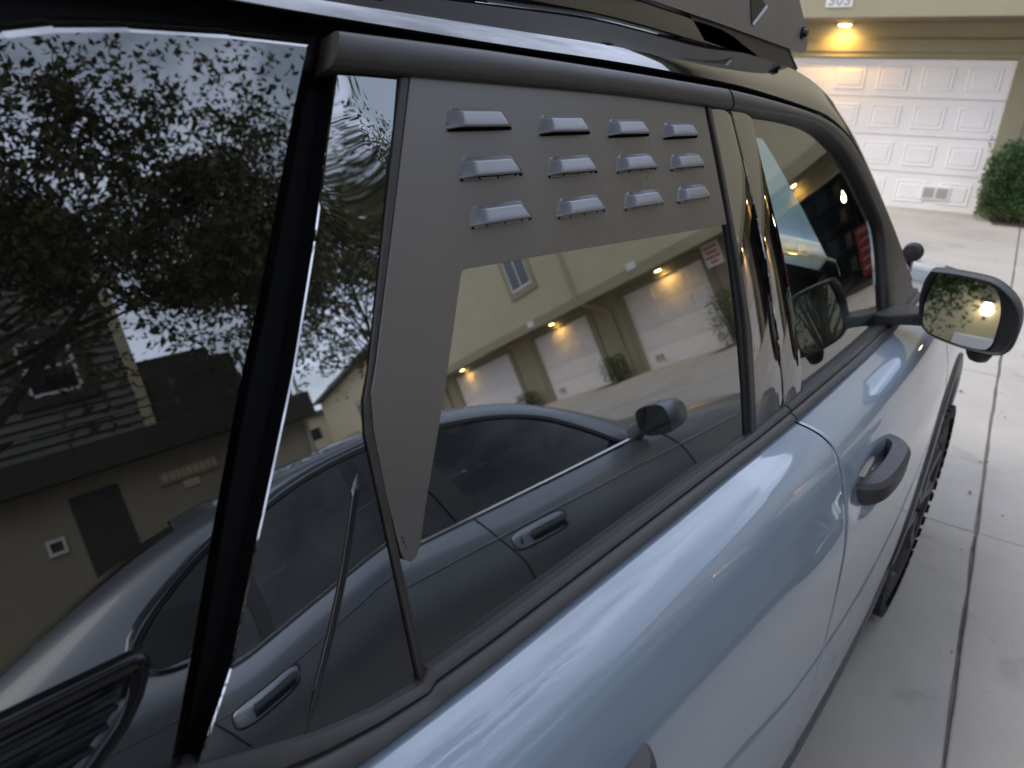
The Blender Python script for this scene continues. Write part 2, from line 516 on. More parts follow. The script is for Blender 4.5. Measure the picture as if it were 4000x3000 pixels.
# one raised panel, shared by every door
def panel_mesh(w, h):
    mb = MB()
    rings = [(0.0, 0.0), (0.012, -0.010), (0.030, -0.010), (0.060, -0.001), (0.075, -0.010)]
    rings = [(0.0, 0.0), (0.010, -0.011), (0.022, -0.011), (0.040, -0.003), (0.062, -0.013)]
    rows = []
    for ins, y in rings:
        rows.append([(-w / 2 + ins, y, -h / 2 + ins), (w / 2 - ins, y, -h / 2 + ins), (w / 2 - ins, y, h / 2 - ins), (-w / 2 + ins, y, h / 2 - ins)])
    mb.grid(rows, closed=True)
    k = len(mb.v) - 4
    mb.f.append((k, k + 1, k + 2, k + 3))
    return mb
PROTO = {}
def garage_door(a, b, npan):
    g = facade_ground((a + b) / 2) - 0.01
    H = DT / 4
    mb = MB()
    for r in range(4):
        mb.box((a + 0.004, 0.05, g + r * H + 0.004), (b - 0.004, 0.10, g + (r + 1) * H - 0.004))
    d = mb.build('garage_door', 'door_white', row_b, bevel=0.004)
    mb = MB(); mb.box((a, 0.085, g), (b, 0.12, g + DT)); mb.build('backing', 'vent_grey', d)
    pitch = (b - a - 0.10) / npan
    w, h = pitch - 0.165, 0.33
    for r in range(4):
        for c in range(npan):
            loc = (a + 0.05 + pitch * (c + 0.5), 0.0495, g + (r + 0.5) * H)
            key = round(w, 3)
            if key not in PROTO:
                o = panel_mesh(w, h).build('panel', 'door_white', d); o.location = loc; PROTO[key] = o
            else:
                share(PROTO[key], loc, d)
    # small foot vents in the bottom panel
    mb = MB()
    vx = b - 0.60 if a < 0 else b - 0.55
    mb.box((vx - 0.20, 0.018, g + 0.17), (vx + 0.20, 0.040, g + 0.38))
    v = mb.build('vent', 'door_white', d, bevel=0.004)
    for k in (-1, 1):
        mb = MB()
        for q in range(5):
            z = g + 0.20 + q * 0.031
            mb.box((vx + k * 0.09 - 0.075, 0.010, z), (vx + k * 0.09 + 0.075, 0.0178, z + 0.022))
        mb.build('vent_grille', 'vent_grey', d)
    return d
for a, b in doors:
    garage_door(a, b, 8 if b - a > 4 else 5)

# downlights in the soffit
def downlight(s, y=-0.19, power=26.0):
    mb = MB()
    n = 20
    ringo = [(s + 0.105 * math.cos(2 * math.pi * k / n), y + 0.105 * math.sin(2 * math.pi * k / n)) for k in range(n)]
    ringi = [(s + 0.085 * math.cos(2 * math.pi * k / n), y + 0.085 * math.sin(2 * math.pi * k / n)) for k in range(n)]
    z0, z1 = SOFF - 0.013, SOFF - 0.05
    mb.grid([[(x, q, z0) for x, q in ringo], [(x, q, z1) for x, q in ringo], [(x, q, z1) for x, q in ringi]], closed=True)
    r = mb.build('downlight', 'white_frame', row_b, smooth=True)
    mb = MB()
    mb.grid([[(x, q, z1 - 0.001) for x, q in ringi], [(s + (x - s) * .7, y + (q - y) * .7, z1 - 0.016) for x, q in ringi]], closed=True)
    k = len(mb.v) - n
    mb.f.append(tuple(range(k, k + n)))
    mb.build('lamp_lens', 'lamp_glow', r, smooth=True)
    ld = bpy.data.lights.new('downlight_lamp', 'SPOT')
    ld.energy = power; ld.color = (1.0, 0.50, 0.09); ld.shadow_soft_size = 0.06
    ld.spot_size = R_(165); ld.spot_blend = 0.6
    lo = bpy.data.objects.new('downlight_lamp', ld)
    COL.objects.link(lo); lo.parent = row_b
    lo.location = (s, y, z1 - 0.03)
for s in (-17.6, -10.95, -4.47, 3.55, 8.83, 13.97, 20.9, 27.0, 33.9, 40.9):
    downlight(s)

# number plates
def plate(s, z, txt=None):
    mb = MB(); mb.box((s - 0.175, -OVER - 0.045, z - 0.085), (s + 0.175, -OVER - 0.031, z + 0.085))
    o = mb.build('number_sign', 'sign_white', row_b, bevel=0.003)
    if txt:
        cu = bpy.data.curves.new('number', 'FONT')
        cu.body = txt; cu.size = 0.185; cu.align_x = 'CENTER'; cu.align_y = 'CENTER'; cu.extrude = 0.003; cu.space_character = 1.1
        cu.offset = 0.003
        cu.materials.append(M['sign_grey'])
        tmp = bpy.data.objects.new('number', cu); COL.objects.link(tmp)
        me_ = bpy.data.meshes.new_from_object(tmp.evaluated_get(bpy.context.evaluated_depsgraph_get())); bpy.data.objects.remove(tmp)
        t = bpy.data.objects.new('number', me_); COL.objects.link(t); t.parent = o
        t.location = (s, -OVER - 0.047, z); t.rotation_euler = (R_(90), 0, 0)
plate(-4.52, 2.955, '505')
plate(8.85, 3.03); plate(13.95, 2.92)
# upper windows
def up_window(s0, s1, z0, z1):
    y = -OVER
    mb = MB()
    t = 0.20
    for (x0, x1, a, b) in ((s0 - t, s1 + t, z0 - t, z0), (s0 - t, s1 + t, z1, z1 + t), (s0 - t, s0, z0, z1), (s1, s1 + t, z0, z1)):
        mb.box((x0, y - 0.04, a), (x1, y - 0.001, b))
    w = mb.build('window', 'trim', row_b)
    mb = MB(); f = 0.06
    for (x0, x1, a, b) in ((s0, s1, z0, z0 + f), (s0, s1, z1 - f, z1), (s0, s0 + f, z0 + f, z1 - f), (s1 - f, s1, z0 + f, z1 - f), ((s0 + s1) / 2 - .02, (s0 + s1) / 2 + .02, z0 + f, z1 - f)):
        mb.box((x0, y - 0.025, a), (x1, y - 0.0015, b))
    mb.build('frame', 'white_frame', w)
    mb = MB(); mb.box((s0 + f, y - 0.010, z0 + f), (s1 - f, y - 0.002, z1 - f)); mb.build('pane', 'pane', w)
for s0, s1 in ((13.07, 14.27), (-11.6, -10.4), (-5.1, -3.9), (19.8, 21.0), (26.4, 27.6), (33.3, 34.5), (40.3, 41.5)):
    up_window(s0, s1, 4.02, 5.35)
# downspouts: outside the upper wall, under the overhang, down the pier
for s in (11.35, 23.4, -7.9):
    mb = MB()
    g = facade_ground(s)
    mb.tube([(s, -OVER - 0.07, 7.4), (s, -OVER - 0.07, 2.98), (s, -OVER - 0.03, 2.86), (s - 0.02, -OVER + 0.12, 2.70), (s - 0.05, -0.16, 2.40), (s - 0.05, -0.07, 2.28), (s - 0.05, -0.07, g)], 0.042, 8)
    mb.build('downspout', 'pipe', row_b, smooth=True)
# red and white notice hung from the soffit beside the open bay
mb = MB(); mb.box((6.50, -0.51, 2.20), (7.02, -0.495, 2.72)); o = mb.build('notice_sign', 'sign_white', row_b, bevel=0.003)
mb = MB()
for k, w in enumerate((0.20, 0.16, 0.21, 0.12)):
    mb.box((6.76 - w, -0.5135, 2.62 - k * 0.11 - 0.028), (6.76 + w, -0.5105, 2.62 - k * 0.11 + 0.028))
mb.build('red_print', 'sign_red', o)
mb = MB()
for x in (6.58, 6.94): mb.tube([(x, -.502, 2.72), (x, -.502, 2.76)], .006, 6)
mb.build('sign_hanger', 'steel', o)
# inside of the open bay
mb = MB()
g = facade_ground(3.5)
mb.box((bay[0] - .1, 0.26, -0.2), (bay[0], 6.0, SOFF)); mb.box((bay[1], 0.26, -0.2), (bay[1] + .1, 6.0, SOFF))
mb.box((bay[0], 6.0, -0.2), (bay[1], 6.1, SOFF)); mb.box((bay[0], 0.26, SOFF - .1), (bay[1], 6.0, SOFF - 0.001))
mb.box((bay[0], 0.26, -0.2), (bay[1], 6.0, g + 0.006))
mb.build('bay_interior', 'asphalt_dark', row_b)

def to_world(s, v, z): 
    p = P0 + TF * s + NF * v
    return (p.x, p.y, z)
# things in the open bay
cab = empty('tool_cabinet', to_world(1.95, 1.0, g + 0.006), A, 'red enamel tool cabinet inside the open garage bay', 'cabinet')
mb = MB(); mb.box((-.42, -.25, 0.08), (.42, .25, 1.0)); mb.build('body', 'redbox', cab, bevel=0.01)
for k in range(5):
    mb = MB(); mb.box((-.39, -.265, 0.12 + k * .17), (.39, -.251, 0.27 + k * .17)); dr = mb.build('drawer', 'redbox', cab, bevel=0.004)
    mb = MB(); mb.box((-.3, -.285, 0.235 + k * .17), (.3, -.266, 0.25 + k * .17)); mb.build('pull', 'chrome', dr)
for k in (-1, 1):
    mb = MB(); mb.tube([(k * .34 - .02, 0, .04), (k * .34 + .02, 0, .04)], .04, 12); mb.build('castor', 'rubber', cab)
sh = empty('storage_shelf', to_world(4.3, 2.6, g + 0.006), A, 'metal storage shelf at the back of the open garage bay', 'shelf')
for x in (-1.2, 1.2):
    for y in (-.22, .22):
        mb = MB(); mb.box((x - .02, y - .02, 0), (x + .02, y + .02, 1.95)); mb.build('post', 'steel', sh)
for k in range(4):
    mb = MB(); mb.box((-1.19, -.24, .18 + k * .55), (1.19, .24, .21 + k * .55)); mb.build('shelf_board', 'steel', sh)
bxn = 0
for k in range(4):
    for x, w, m, nm in ((-.85, .42, 'cardboard', 'brown cardboard box'), (-.1, .5, 'bluebin', 'blue plastic bin'), (.7, .46, 'cardboard', 'brown cardboard box')):
        if (k * 3 + bxn) % 4 == 1:
            bxn += 1; continue
        z = g + 0.007 + .21 + k * .55
        w *= (.7, 1.0, .55, .85)[(k + bxn) % 4]
        mb = MB(); mb.box((-w / 2, -.18, 0), (w / 2, .18, .30 + .04 * ((k + bxn) % 2)))
        side = 'left' if x < -.5 else ('middle' if x < .3 else 'right')
        p = to_world(4.3 + x, 2.6, z)
        o = mb.build('storage_box', m, None, bevel=0.01); o.location = p; o.rotation_euler = (0, 0, A)
        tag(o, '%s at the %s of shelf board %s in the open bay' % (nm, side, ('one', 'two', 'three', 'four')[k]), 'box', 'boxes on the garage shelf')
        bxn += 1
blb = empty('work_lamp', to_world(2.55, 0.9, 2.05), A, 'bright hanging work lamp inside the open garage bay', 'lamp')
mb = MB(); mb.tube([(0, 0, 0.62), (0, 0, 0.07)], 0.008, 6); mb.build('cord', 'steel', blb)
mb = MB()
mb.grid([[(0.045 * math.sin(t) * math.cos(q), 0.045 * math.sin(t) * math.sin(q), 0.045 * math.cos(t)) for q in [2 * math.pi * j / 14 for j in range(14)]] for t in [0.02 + (math.pi - .04) * i / 9 for i in range(10)]], closed=True)
mb.build('bulb', 'bulb_glow', blb, smooth=True)
ld = bpy.data.lights.new('work_lamp_light', 'POINT'); ld.energy = 7; ld.color = (1, .82, .55); ld.shadow_soft_size = .08
lo = bpy.data.objects.new('work_lamp_light', ld); COL.objects.link(lo); lo.parent = blb; lo.location = (0, 0, -.1)

# ------------------------------------------------------------------ plants
def leaf_cloud(mb, pts, size, rng, up=0.3):
    for p in pts:
        L = size * rng.uniform(.65, 1.3); W = L * rng.uniform(.38, .55)
        d = Vector((rng.gauss(0, 1), rng.gauss(0, 1), rng.gauss(0, .8) + up)).normalized()
        q = Vector((rng.gauss(0, 1), rng.gauss(0, 1), rng.gauss(0, 1))).normalized()
        w = d.cross(q).normalized() * W / 2
        n = d.cross(w).normalized() * L * 0.08
        p = Vector(p)
        mb.add([p, p + d * L * .45 + w + n, p + d * L, p + d * L * .45 - w + n], [(0, 1, 2, 3)])

def hedge(name, s0, s1, v0, v1, h, label, seed, nleaf=5200, sprout=True, leafsize=0.05):
    rng = random.Random(seed)
    c = to_world((s0 + s1) / 2, (v0 + v1) / 2, 0)
    z0 = gz(c[0], c[1])
    e = empty(name, (c[0], c[1], z0 + 0.003), A, label, 'shrub', 'shrubs along the garage row')
    W, D = (s1 - s0) / 2, (v1 - v0) / 2
    pts = []
    def rough(ax, az): return 1 + .10 * math.sin(ax * 5 + seed) + .07 * math.sin(az * 7 + ax * 3)
    while len(pts) < nleaf:
        x, y, z = rng.uniform(-1, 1), rng.uniform(-1, 1), rng.uniform(0.03, 1)
        r = (abs(x) ** 3.2 + abs(y) ** 3.2 + abs(max(0, z * 1.06 - .1)) ** 4.5) ** (1 / 3.3)
        if r > rough(math.atan2(y, x), z) * 0.97: continue
        if r < .62 and rng.random() < .75: continue
        if z < .16 and rng.random() < .6: continue
        pts.append((x * W, y * D, z * h))
    mb = MB(); leaf_cloud(mb, pts, leafsize, rng)
    if sprout:
        for k in range(3):
            x = -W * .93 - .03 * k; top = h * (0.90 + .08 * k)
            st = [(x + .02 * math.sin(t * 4), -D * .2 + .05 * k, h * .45 + (top - h * .45) * t) for t in [i / 14 for i in range(15)]]
            for q in st:
                leaf_cloud(mb, [q] * 2, leafsize * .9, rng, .8)
    mb.build('foliage', 'leaf', e)
    mb = MB()
    for k in range(9):
        x, y = rng.uniform(-.5, .5) * W, rng.uniform(-.5, .5) * D
        mb.tube([(x * .4, y * .4, 0), (x, y, h * .45), (x * 1.5, y * 1.5, h * .85)], [.022, .014, .005], 5)
    mb.build('stems', 'bark', e)
hedge('boxwood_shrub', -2.22, -0.55, -0.95, -0.08, 1.10, 'clipped green boxwood shrub right of the nearest white garage door', 3, 17000, leafsize=.048)
hedge('boxwood_shrub', 11.05, 11.95, -0.75, -0.1, 0.75, 'small green shrub on the pier between the reflected garage doors', 5, 1800, False)
hedge('boxwood_shrub', 6.35, 7.35, -0.95, -0.1, 1.25, 'green shrub beside the open garage bay under the red notice', 7, 2400, False)
hedge('boxwood_shrub', 16.1, 17.2, -0.75, -0.1, 0.62, 'low dark shrub at the foot of the farthest reflected pier', 9, 1500, False)
# bark mulch beds under the shrubs
mb = MB()
for s0, s1 in ((-1.98, 0.2), (6.3, 7.45), (10.95, 12.1), (15.9, 17.25)):
    pts = [to_world(s, v, 0) for s, v in ((s0, -1.05), (s1, -1.05), (s1, -0.03), (s0, -0.03))]
    mb.add([(x, y, gz(x, y) + .004) for x, y, z in pts], [(0, 1, 2, 3)])
tag(mb.build('planting_bed', 'soil'), kind='structure')

rl = random.Random(77)
mb = MB()
for k in range(150):
    if k < 70:
        v = rl.uniform(0.5, 12.5); p = ST * (JX + rl.gauss(0, .035)) + SN * v
    else:
        p = Vector((rl.uniform(-1.6, 2.2), rl.uniform(1.5, 12.5), 0))
    L = rl.uniform(.006, .020); a = rl.uniform(0, 6.28); z = gz(p.x, p.y) + (.004 if k >= 70 else -.002)
    u = Vector((math.cos(a), math.sin(a), 0)) * L; w = Vector((-math.sin(a), math.cos(a), 0)) * L * rl.uniform(.2, .5)
    p = Vector((p.x, p.y, z))
    mb.add([p - u, p + w + Vector((0, 0, .003)), p + u, p - w + Vector((0, 0, .002))], [(0, 1, 2, 3)])
tag(mb.build('leaf_litter', 'bark'), 'small brown leaf bits and grit scattered on the concrete', 'litter', kind='stuff')

def tree(name, base, h, crown_c, crown_r, nleaf, label, seed, lean=(0, 0), leafsize=.11, m='leaf_tree', gaps=9, girth=1.0, fill=.25):
    rng = random.Random(seed)
    e = empty(name, base, 0, label, 'tree', 'trees around the alley')
    cc = Vector(crown_c); cr = Vector(crown_r)
    mb = MB()
    tips = []
    top = Vector((cc.x, cc.y, cc.z - cr.z * .2))
    mb.tube([(0, 0, 0), Vector((lean[0] * .4, lean[1] * .4, h * .18)), top * .62 + Vector((lean[0], lean[1], 0)) * .3, top], [.19 * girth, .15 * girth, .12 * girth, .08 * girth], 9)
    start = [Vector((0, 0, h * .2)).lerp(top, t) for t in (.35, .45, .55, .65, .75, .85, 1.0)]
    for st in start:
        for k in range(4):
            a = rng.uniform(0, 2 * math.pi); el = rng.uniform(-.25, .9)
            tgt = cc + Vector((cr.x * math.cos(a) * math.cos(el), cr.y * math.sin(a) * math.cos(el), cr.z * math.sin(el))) * rng.uniform(.55, .95)
            mid = st.lerp(tgt, .5) + Vector((rng.gauss(0, .2), rng.gauss(0, .2), rng.uniform(0, .35)))
            mb.tube([st, mid, tgt], [.034 * girth + .008, .02 * girth + .005, .007], 6)
            tips.append((mid, tgt))
            for q in range(5):
                b0 = mid.lerp(tgt, rng.uniform(0, .8))
                b1 = b0 + Vector((rng.gauss(0, .5), rng.gauss(0, .5), rng.gauss(0.05, .35)))
                mb.tube([b0, b0.lerp(b1, .5) + Vector((0, 0, .06)), b1], [.014, .009, .004], 4)
                tips.append((b0, b1))
    mb.build('trunk', 'bark', e, smooth=True)
    holes = [(cc + Vector((rng.uniform(-1, 1) * cr.x, rng.uniform(-1, 1) * cr.y, rng.uniform(-1, 1) * cr.z)), rng.uniform(.16, .36)) for _ in range(gaps)]
    pts = []
    guard = 0
    while len(pts) < nleaf and guard < nleaf * 20:
        guard += 1
        if rng.random() < fill:
            while True:
                q = Vector((rng.uniform(-1, 1), rng.uniform(-1, 1), rng.uniform(-1, 1)))
                if q.length < 1: break
            p = cc + Vector((q.x * cr.x, q.y * cr.y, q.z * cr.z))
            if math.sin(p.x * 3.1 + 1) + math.sin(p.y * 3.7) + math.sin(p.z * 4.3 + p.y) < rng.uniform(-1.2, .9): continue
        else:
            a, b = rng.choice(tips)
            p = a.lerp(b, rng.random() ** .6) + Vector((rng.gauss(0, .17), rng.gauss(0, .17), rng.gauss(0, .14)))
        q = Vector(((p.x - cc.x) / cr.x, (p.y - cc.y) / cr.y, (p.z - cc.z) / cr.z))
        if q.length > 1.05 + .12 * math.sin(p.x * 4 + p.y * 3): continue
        if any((p - c).length < r for c, r in holes): continue
        for _ in range(3): pts.append(p + Vector((rng.gauss(0, .05), rng.gauss(0, .05), rng.gauss(0, .05))))
    mb = MB(); leaf_cloud(mb, pts, leafsize, rng, -.1)
    mb.build('crown', m, e)
tree('street_tree', (9.2, -3.2, 0), 7.5, (-0.6, 6.4, 5.35), (2.0, 5.9, 2.75), 31000, 'large leafy tree behind the silver sedan seen reflected in the dark glass', 21, (0, 1.5), leafsize=.125, gaps=90, girth=.6, fill=.45)
tree('street_tree', (12.6, 8.2, 0), 7.5, (-1.0, -0.6, 5.7), (2.2, 3.6, 3.1), 25000, 'narrower leafy tree at the alley corner, reflected in the gloss pillar trim', 23, (0, .1), leafsize=.12, gaps=40, girth=.35, fill=.45)
tree('shade_tree', (6.4, -6.6, 0), 9.0, (-3.2, 7.2, 8.7), (4.8, 6.4, 1.7), 75000, 'tall shade tree whose canopy spreads high over the parked cars', 51, (0, .5), leafsize=.15, gaps=6)

# ------------------------------------------------------------------ building across the alley (reflected in the quarter glass)
bb = empty('siding_house', (16.0, 0, 0), 0, 'beige building with dark fascia and grey lap siding behind the tree', 'building')
gh = 0.0
mb = MB(); mb.box((0, -22, -.3), (8, 7.6, 3.05)); mb.build('lower_wall', 'beigewall', bb)
mb = MB(); mb.box((-.35, -22, 3.05), (7.9, 7.75, 3.68)); mb.build('fascia', 'fascia', bb, bevel=.01)
mb = MB(); mb.box((0.05, 4.85, 3.69), (7.8, 7.5, 4.75)); mb.build('parapet_wall', 'fascia', bb)
mb = MB(); mb.box((0.06, -22, 3.69), (7.8, 4.80, 8.2)); mb.build('upper_wall', 'siding', bb)
for k in range(22):
    z = 3.70 + k * .2
    mb = MB()
    mb.add([(-.012, -22, z), (-.012, 4.82, z), (.045, 4.82, z + .205), (.045, -22, z + .205), (.055, -22, z), (.055, 4.82, z)], [(0, 3, 2, 1), (0, 1, 5, 4)])
    mb.build('siding_board', 'siding', bb)
mb = MB(); mb.box((-.05, 4.62, 3.69), (-.02, 4.86, 8.2)); mb.build('corner_board', 'stucco', bb)
mb = MB(); mb.box((-.5, -22.3, 8.2), (8.2, 5.2, 8.45)); mb.build('roof', 'roofing', bb)
for y0, y1, z0, z1 in ((2.75, 3.75, 4.45, 5.65), (-2.4, -1.2, 4.45, 5.65)):
    mb = MB(); t = .22
    for (q0, q1, a, b) in ((y0 - t, y1 + t, z0 - t, z0), (y0 - t, y1 + t, z1, z1 + t), (y0 - t, y0, z0, z1), (y1, y1 + t, z0, z1)):
        mb.box((-.07, q0, a), (-.014, q1, b))
    w = mb.build('window', 'fascia', bb)
    mb = MB(); f = .07
    for (q0, q1, a, b) in ((y0, y1, z0, z0 + f), (y0, y1, z1 - f, z1), (y0, y0 + f, z0, z1), (y1 - f, y1, z0, z1), (y0, y1, (z0 + z1) / 2 - .03, (z0 + z1) / 2 + .03)):
        mb.box((-.05, q0, a), (-.0145, q1, b))
    mb.build('frame', 'white_frame', w)
    mb = MB(); mb.box((-.03, y0 + f, z0 + f), (-.015, y1 - f, z1 - f)); mb.build('pane', 'pane', w)
mb = MB(); mb.box((-.03, 2.75, 0.0), (-.001, 3.70, 2.72)); mb.build('door', 'fascia', bb, bevel=.005)
mb = MB()
for (q0, q1, a, b) in ((2.12, 2.46, 1.70, 1.77), (2.12, 2.46, 1.97, 2.04), (2.12, 2.18, 1.77, 1.97), (2.40, 2.46, 1.77, 1.97)):
    mb.box((-.04, q0, a), (-.001, q1, b))
v = mb.build('vent', 'white_frame', bb)
mb = MB(); mb.box((-.015, 2.18, 1.77), (-.002, 2.40, 1.97)); mb.build('vent_grille', 'fascia', v)
mb = MB(); mb.box((-.05, 4.45, 2.34), (-.002, 5.82, 2.64)); o = mb.build('wall_sign', 'beigewall', bb, bevel=.004)
mb = MB()
rr = random.Random(2)
y = 4.55
while y < 5.72:
    w = rr.uniform(.07, .13)
    mb.box((-.062, y, 2.40), (-.0505, y + w, 2.58)); y += w + .035
mb.build('sign_lettering', 'stucco', o)
mb = MB(); mb.box((-.03, 4.95, 2.12), (-.002, 5.30, 2.30)); mb.build('small_sign', 'stucco', bb)
mb = MB(); mb.tube([(-.1, 7.6, 4.7), (-.1, 7.6, 3.8), (-.25, 7.75, 3.6), (-.06, 7.5, 3.0), (-.06, 7.5, 0)], .05, 8); mb.build('downspout', 'pipe', bb, smooth=True)

# building added to block a bright strip of sky in the pillar reflection
fe = empty('sky_block_building', (56.0, 12.0, 0), 0, 'distant tan building added to block a strip of bright sky in the reflections', 'building')
mb = MB(); mb.box((0, -14, -.3), (8, 44, 7.2)); mb.build('wall', 'stucco', fe)
mb = MB(); mb.box((-.5, -14.5, 7.2), (8.5, 44.5, 7.5)); mb.build('roof', 'roofing', fe)
for y in (-11, -7, -3, 1, 5, 9, 13, 17, 21, 25, 29):
    for z in (1.2, 4.4):
        mb = MB(); mb.box((-.06, y, z), (-.001, y + 1.4, z + 1.5)); w = mb.build('window', 'trim', fe)
        mb = MB(); mb.box((-.075, y + .12, z + .12), (-.061, y + 1.28, z + 1.38)); mb.build('pane', 'pane', w)
# ------------------------------------------------------------------ building behind the photographer (shows in the door mirror)
rb = empty('rear_garage_building', (0, -10.5, 0), 0, 'tan garage building behind the cars, seen small in the door mirror', 'building')
mb = MB(); mb.box((-14, -8, -.3), (-7.6, 0, 2.8)); mb.box((-2.7, -8, -.3), (9, 0, 2.8)); mb.box((-7.6, -8, 2.3), (-2.7, 0, 2.8)); mb.build('lower_wall', 'stucco_low', rb)
mb = MB(); mb.box((-14, -8, 2.801), (9, .8, 6.4)); mb.build('upper_wall', 'stucco', rb)
mb = MB(); mb.box((-14.4, -8, 6.4), (9.4, 1.3, 6.6)); mb.build('roof', 'roofing', rb)
mb = MB()
for r in range(4): mb.box((-7.59, -.1, r * .572 + .01), (-2.71, -.05, r * .572 + .56))
mb.build('garage_door', 'door_white', rb, bevel=.005)
mb = MB(); mb.box((.40, .02, 1.60), (.53, .16, 1.78)); mb.build('wall_lantern', 'bulb_glow', rb, bevel=.02)
mb = MB(); mb.box((.385, 0.0, 1.785), (.545, .18, 1.83)); mb.box((.44, 0.001, 1.52), (.49, .02, 1.59)); mb.build('lantern_cap', 'steel', rb)
ld = bpy.data.lights.new('rear_lamp', 'POINT'); ld.energy = .5; ld.color = (1, .85, .6); ld.shadow_soft_size = .1
lo = bpy.data.objects.new('rear_lamp', ld); COL.objects.link(lo); lo.parent = rb; lo.location = (.46, .30, 1.66)
mb = MB(); mb.box((.12, .001, .0), (.78, .30, 1.22)); mb.build('utility_box', 'white_frame', rb, bevel=.02)
tree('yard_tree', (-0.9, -8.3, 0), 4, (.55, .1, 2.2), (.85, .6, 1.2), 7000, 'slim young tree by the wall behind the cars, filling the left of the door mirror', 41, m='leaf', leafsize=.08, girth=.35)
tree('yard_tree', (4.6, -7.2, 0), 6, (-.2, 0, 3.9), (2.0, 1.8, 2.0), 3600, 'green tree in front of the rear garage building, seen in the door mirror', 31, m='leaf')
tree('yard_tree', (-4.6, -7.6, 0), 6, (.2, 0, 3.6), (1.8, 1.6, 2.0), 3000, 'green tree behind the cars on the driver side', 37, m='leaf')
# ------------------------------------------------------------------ silver sedan parked alongside (local x away from the SUV, y forward, z up)
sed = empty('silver_sedan', (0.93, 1.6, 0), A, 'silver four door sedan parked beside the blue SUV, mirrored in its windows', 'car')
SW = 1.74
S_PROF = [(.17, .12), (.22, .085), (.30, .062), (.42, .044), (.55, .024), (.66, .006), (.72, -.003), (.755, -.001), (.82, .014), (.88, .028), (.93, .045), (.955, .062)]
def s_plan(u):
    d = 0.0
    if u > .7: d += .035 * (u - .7) ** 2
    if u > 1.75: d += .9 * (u - 1.75) ** 2
    if u < -1.0: d += .045 * (u + 1.0) ** 2
    if u < -2.1: d += .8 * (u + 2.1) ** 2
    return d
S_TOP = [(-2.46, .86), (-2.40, .93), (-2.2, .985), (-1.8, 1.0), (-1.4, .985), (-1.0, .958), (.7, .952), (1.0, .92), (1.5, .85), (1.85, .77), (2.02, .68), (2.10, .58)]
def s_top(u): return interp(S_TOP, u)
def s_x(u, z):
    zt = s_top(u)
    zz = z if zt >= .955 else .17 + (z - .17) * (.955 - .17) / (zt - .17) if z > .6 and zt > .7 else z
    k = interp(S_PROF, min(zz, .955))
    if z > .955: k += (z - .955) * .5
    return k + s_plan(u)
def arch_z(u, c, r=.355, zc=.305):
    d = abs(u - c)
    return zc + math.sqrt(max(0, r * r - d * d)) if d < r else 0
FA, RA = 1.30, -1.42
def side_rows(mir):
    us = sorted(set([round(-2.46 + 4.56 * i / 130, 4) for i in range(131)] + [FA - .355, FA + .355, RA - .355, RA + .355]))
    rows = []
    for u in us:
        lo = max(.17, arch_z(u, FA), arch_z(u, RA)); hi = s_top(u)
        r = []
        for k in range(22):
            z = lerp(lo, hi, k / 21)
            x = s_x(u, z)
            r.append((x if not mir else SW - x, u, z))
        rows.append(r)
    return rows
mb = MB(); mb.grid(side_rows(False)); mb.grid(side_rows(True), flip=True)
# hood, deck, nose and tail close the shell
def across(us, crown):
    rows = []
    for u in us:
        x0 = s_x(u, s_top(u)); z0 = s_top(u)
        rows.append([(lerp(x0, SW - x0, t), u, z0 + crown * (1 - (2 * t - 1) ** 4) * .9) for t in [k / 16 for k in range(17)]])
    return rows
mb.grid(across([.72 + 1.38 * i / 20 for i in range(21)], .055))
mb.grid(across([-2.46 + .80 * i / 12 for i in range(13)], .03))
for u, fl in ((2.10, False), (-2.46, True)):
    rows = []
    for k in range(10):
        z = lerp(.17, s_top(u), k / 9)
        x0 = s_x(u, z)
        rows.append([(lerp(x0, SW - x0, t), u + (.06 if u > 0 else -.06) * (1 - (2 * t - 1) ** 2), z) for t in [q / 12 for q in range(13)]])
    mb.grid(rows, flip=fl)
sb = mb.build('body', 'silver', sed, smooth=True, angle=35)
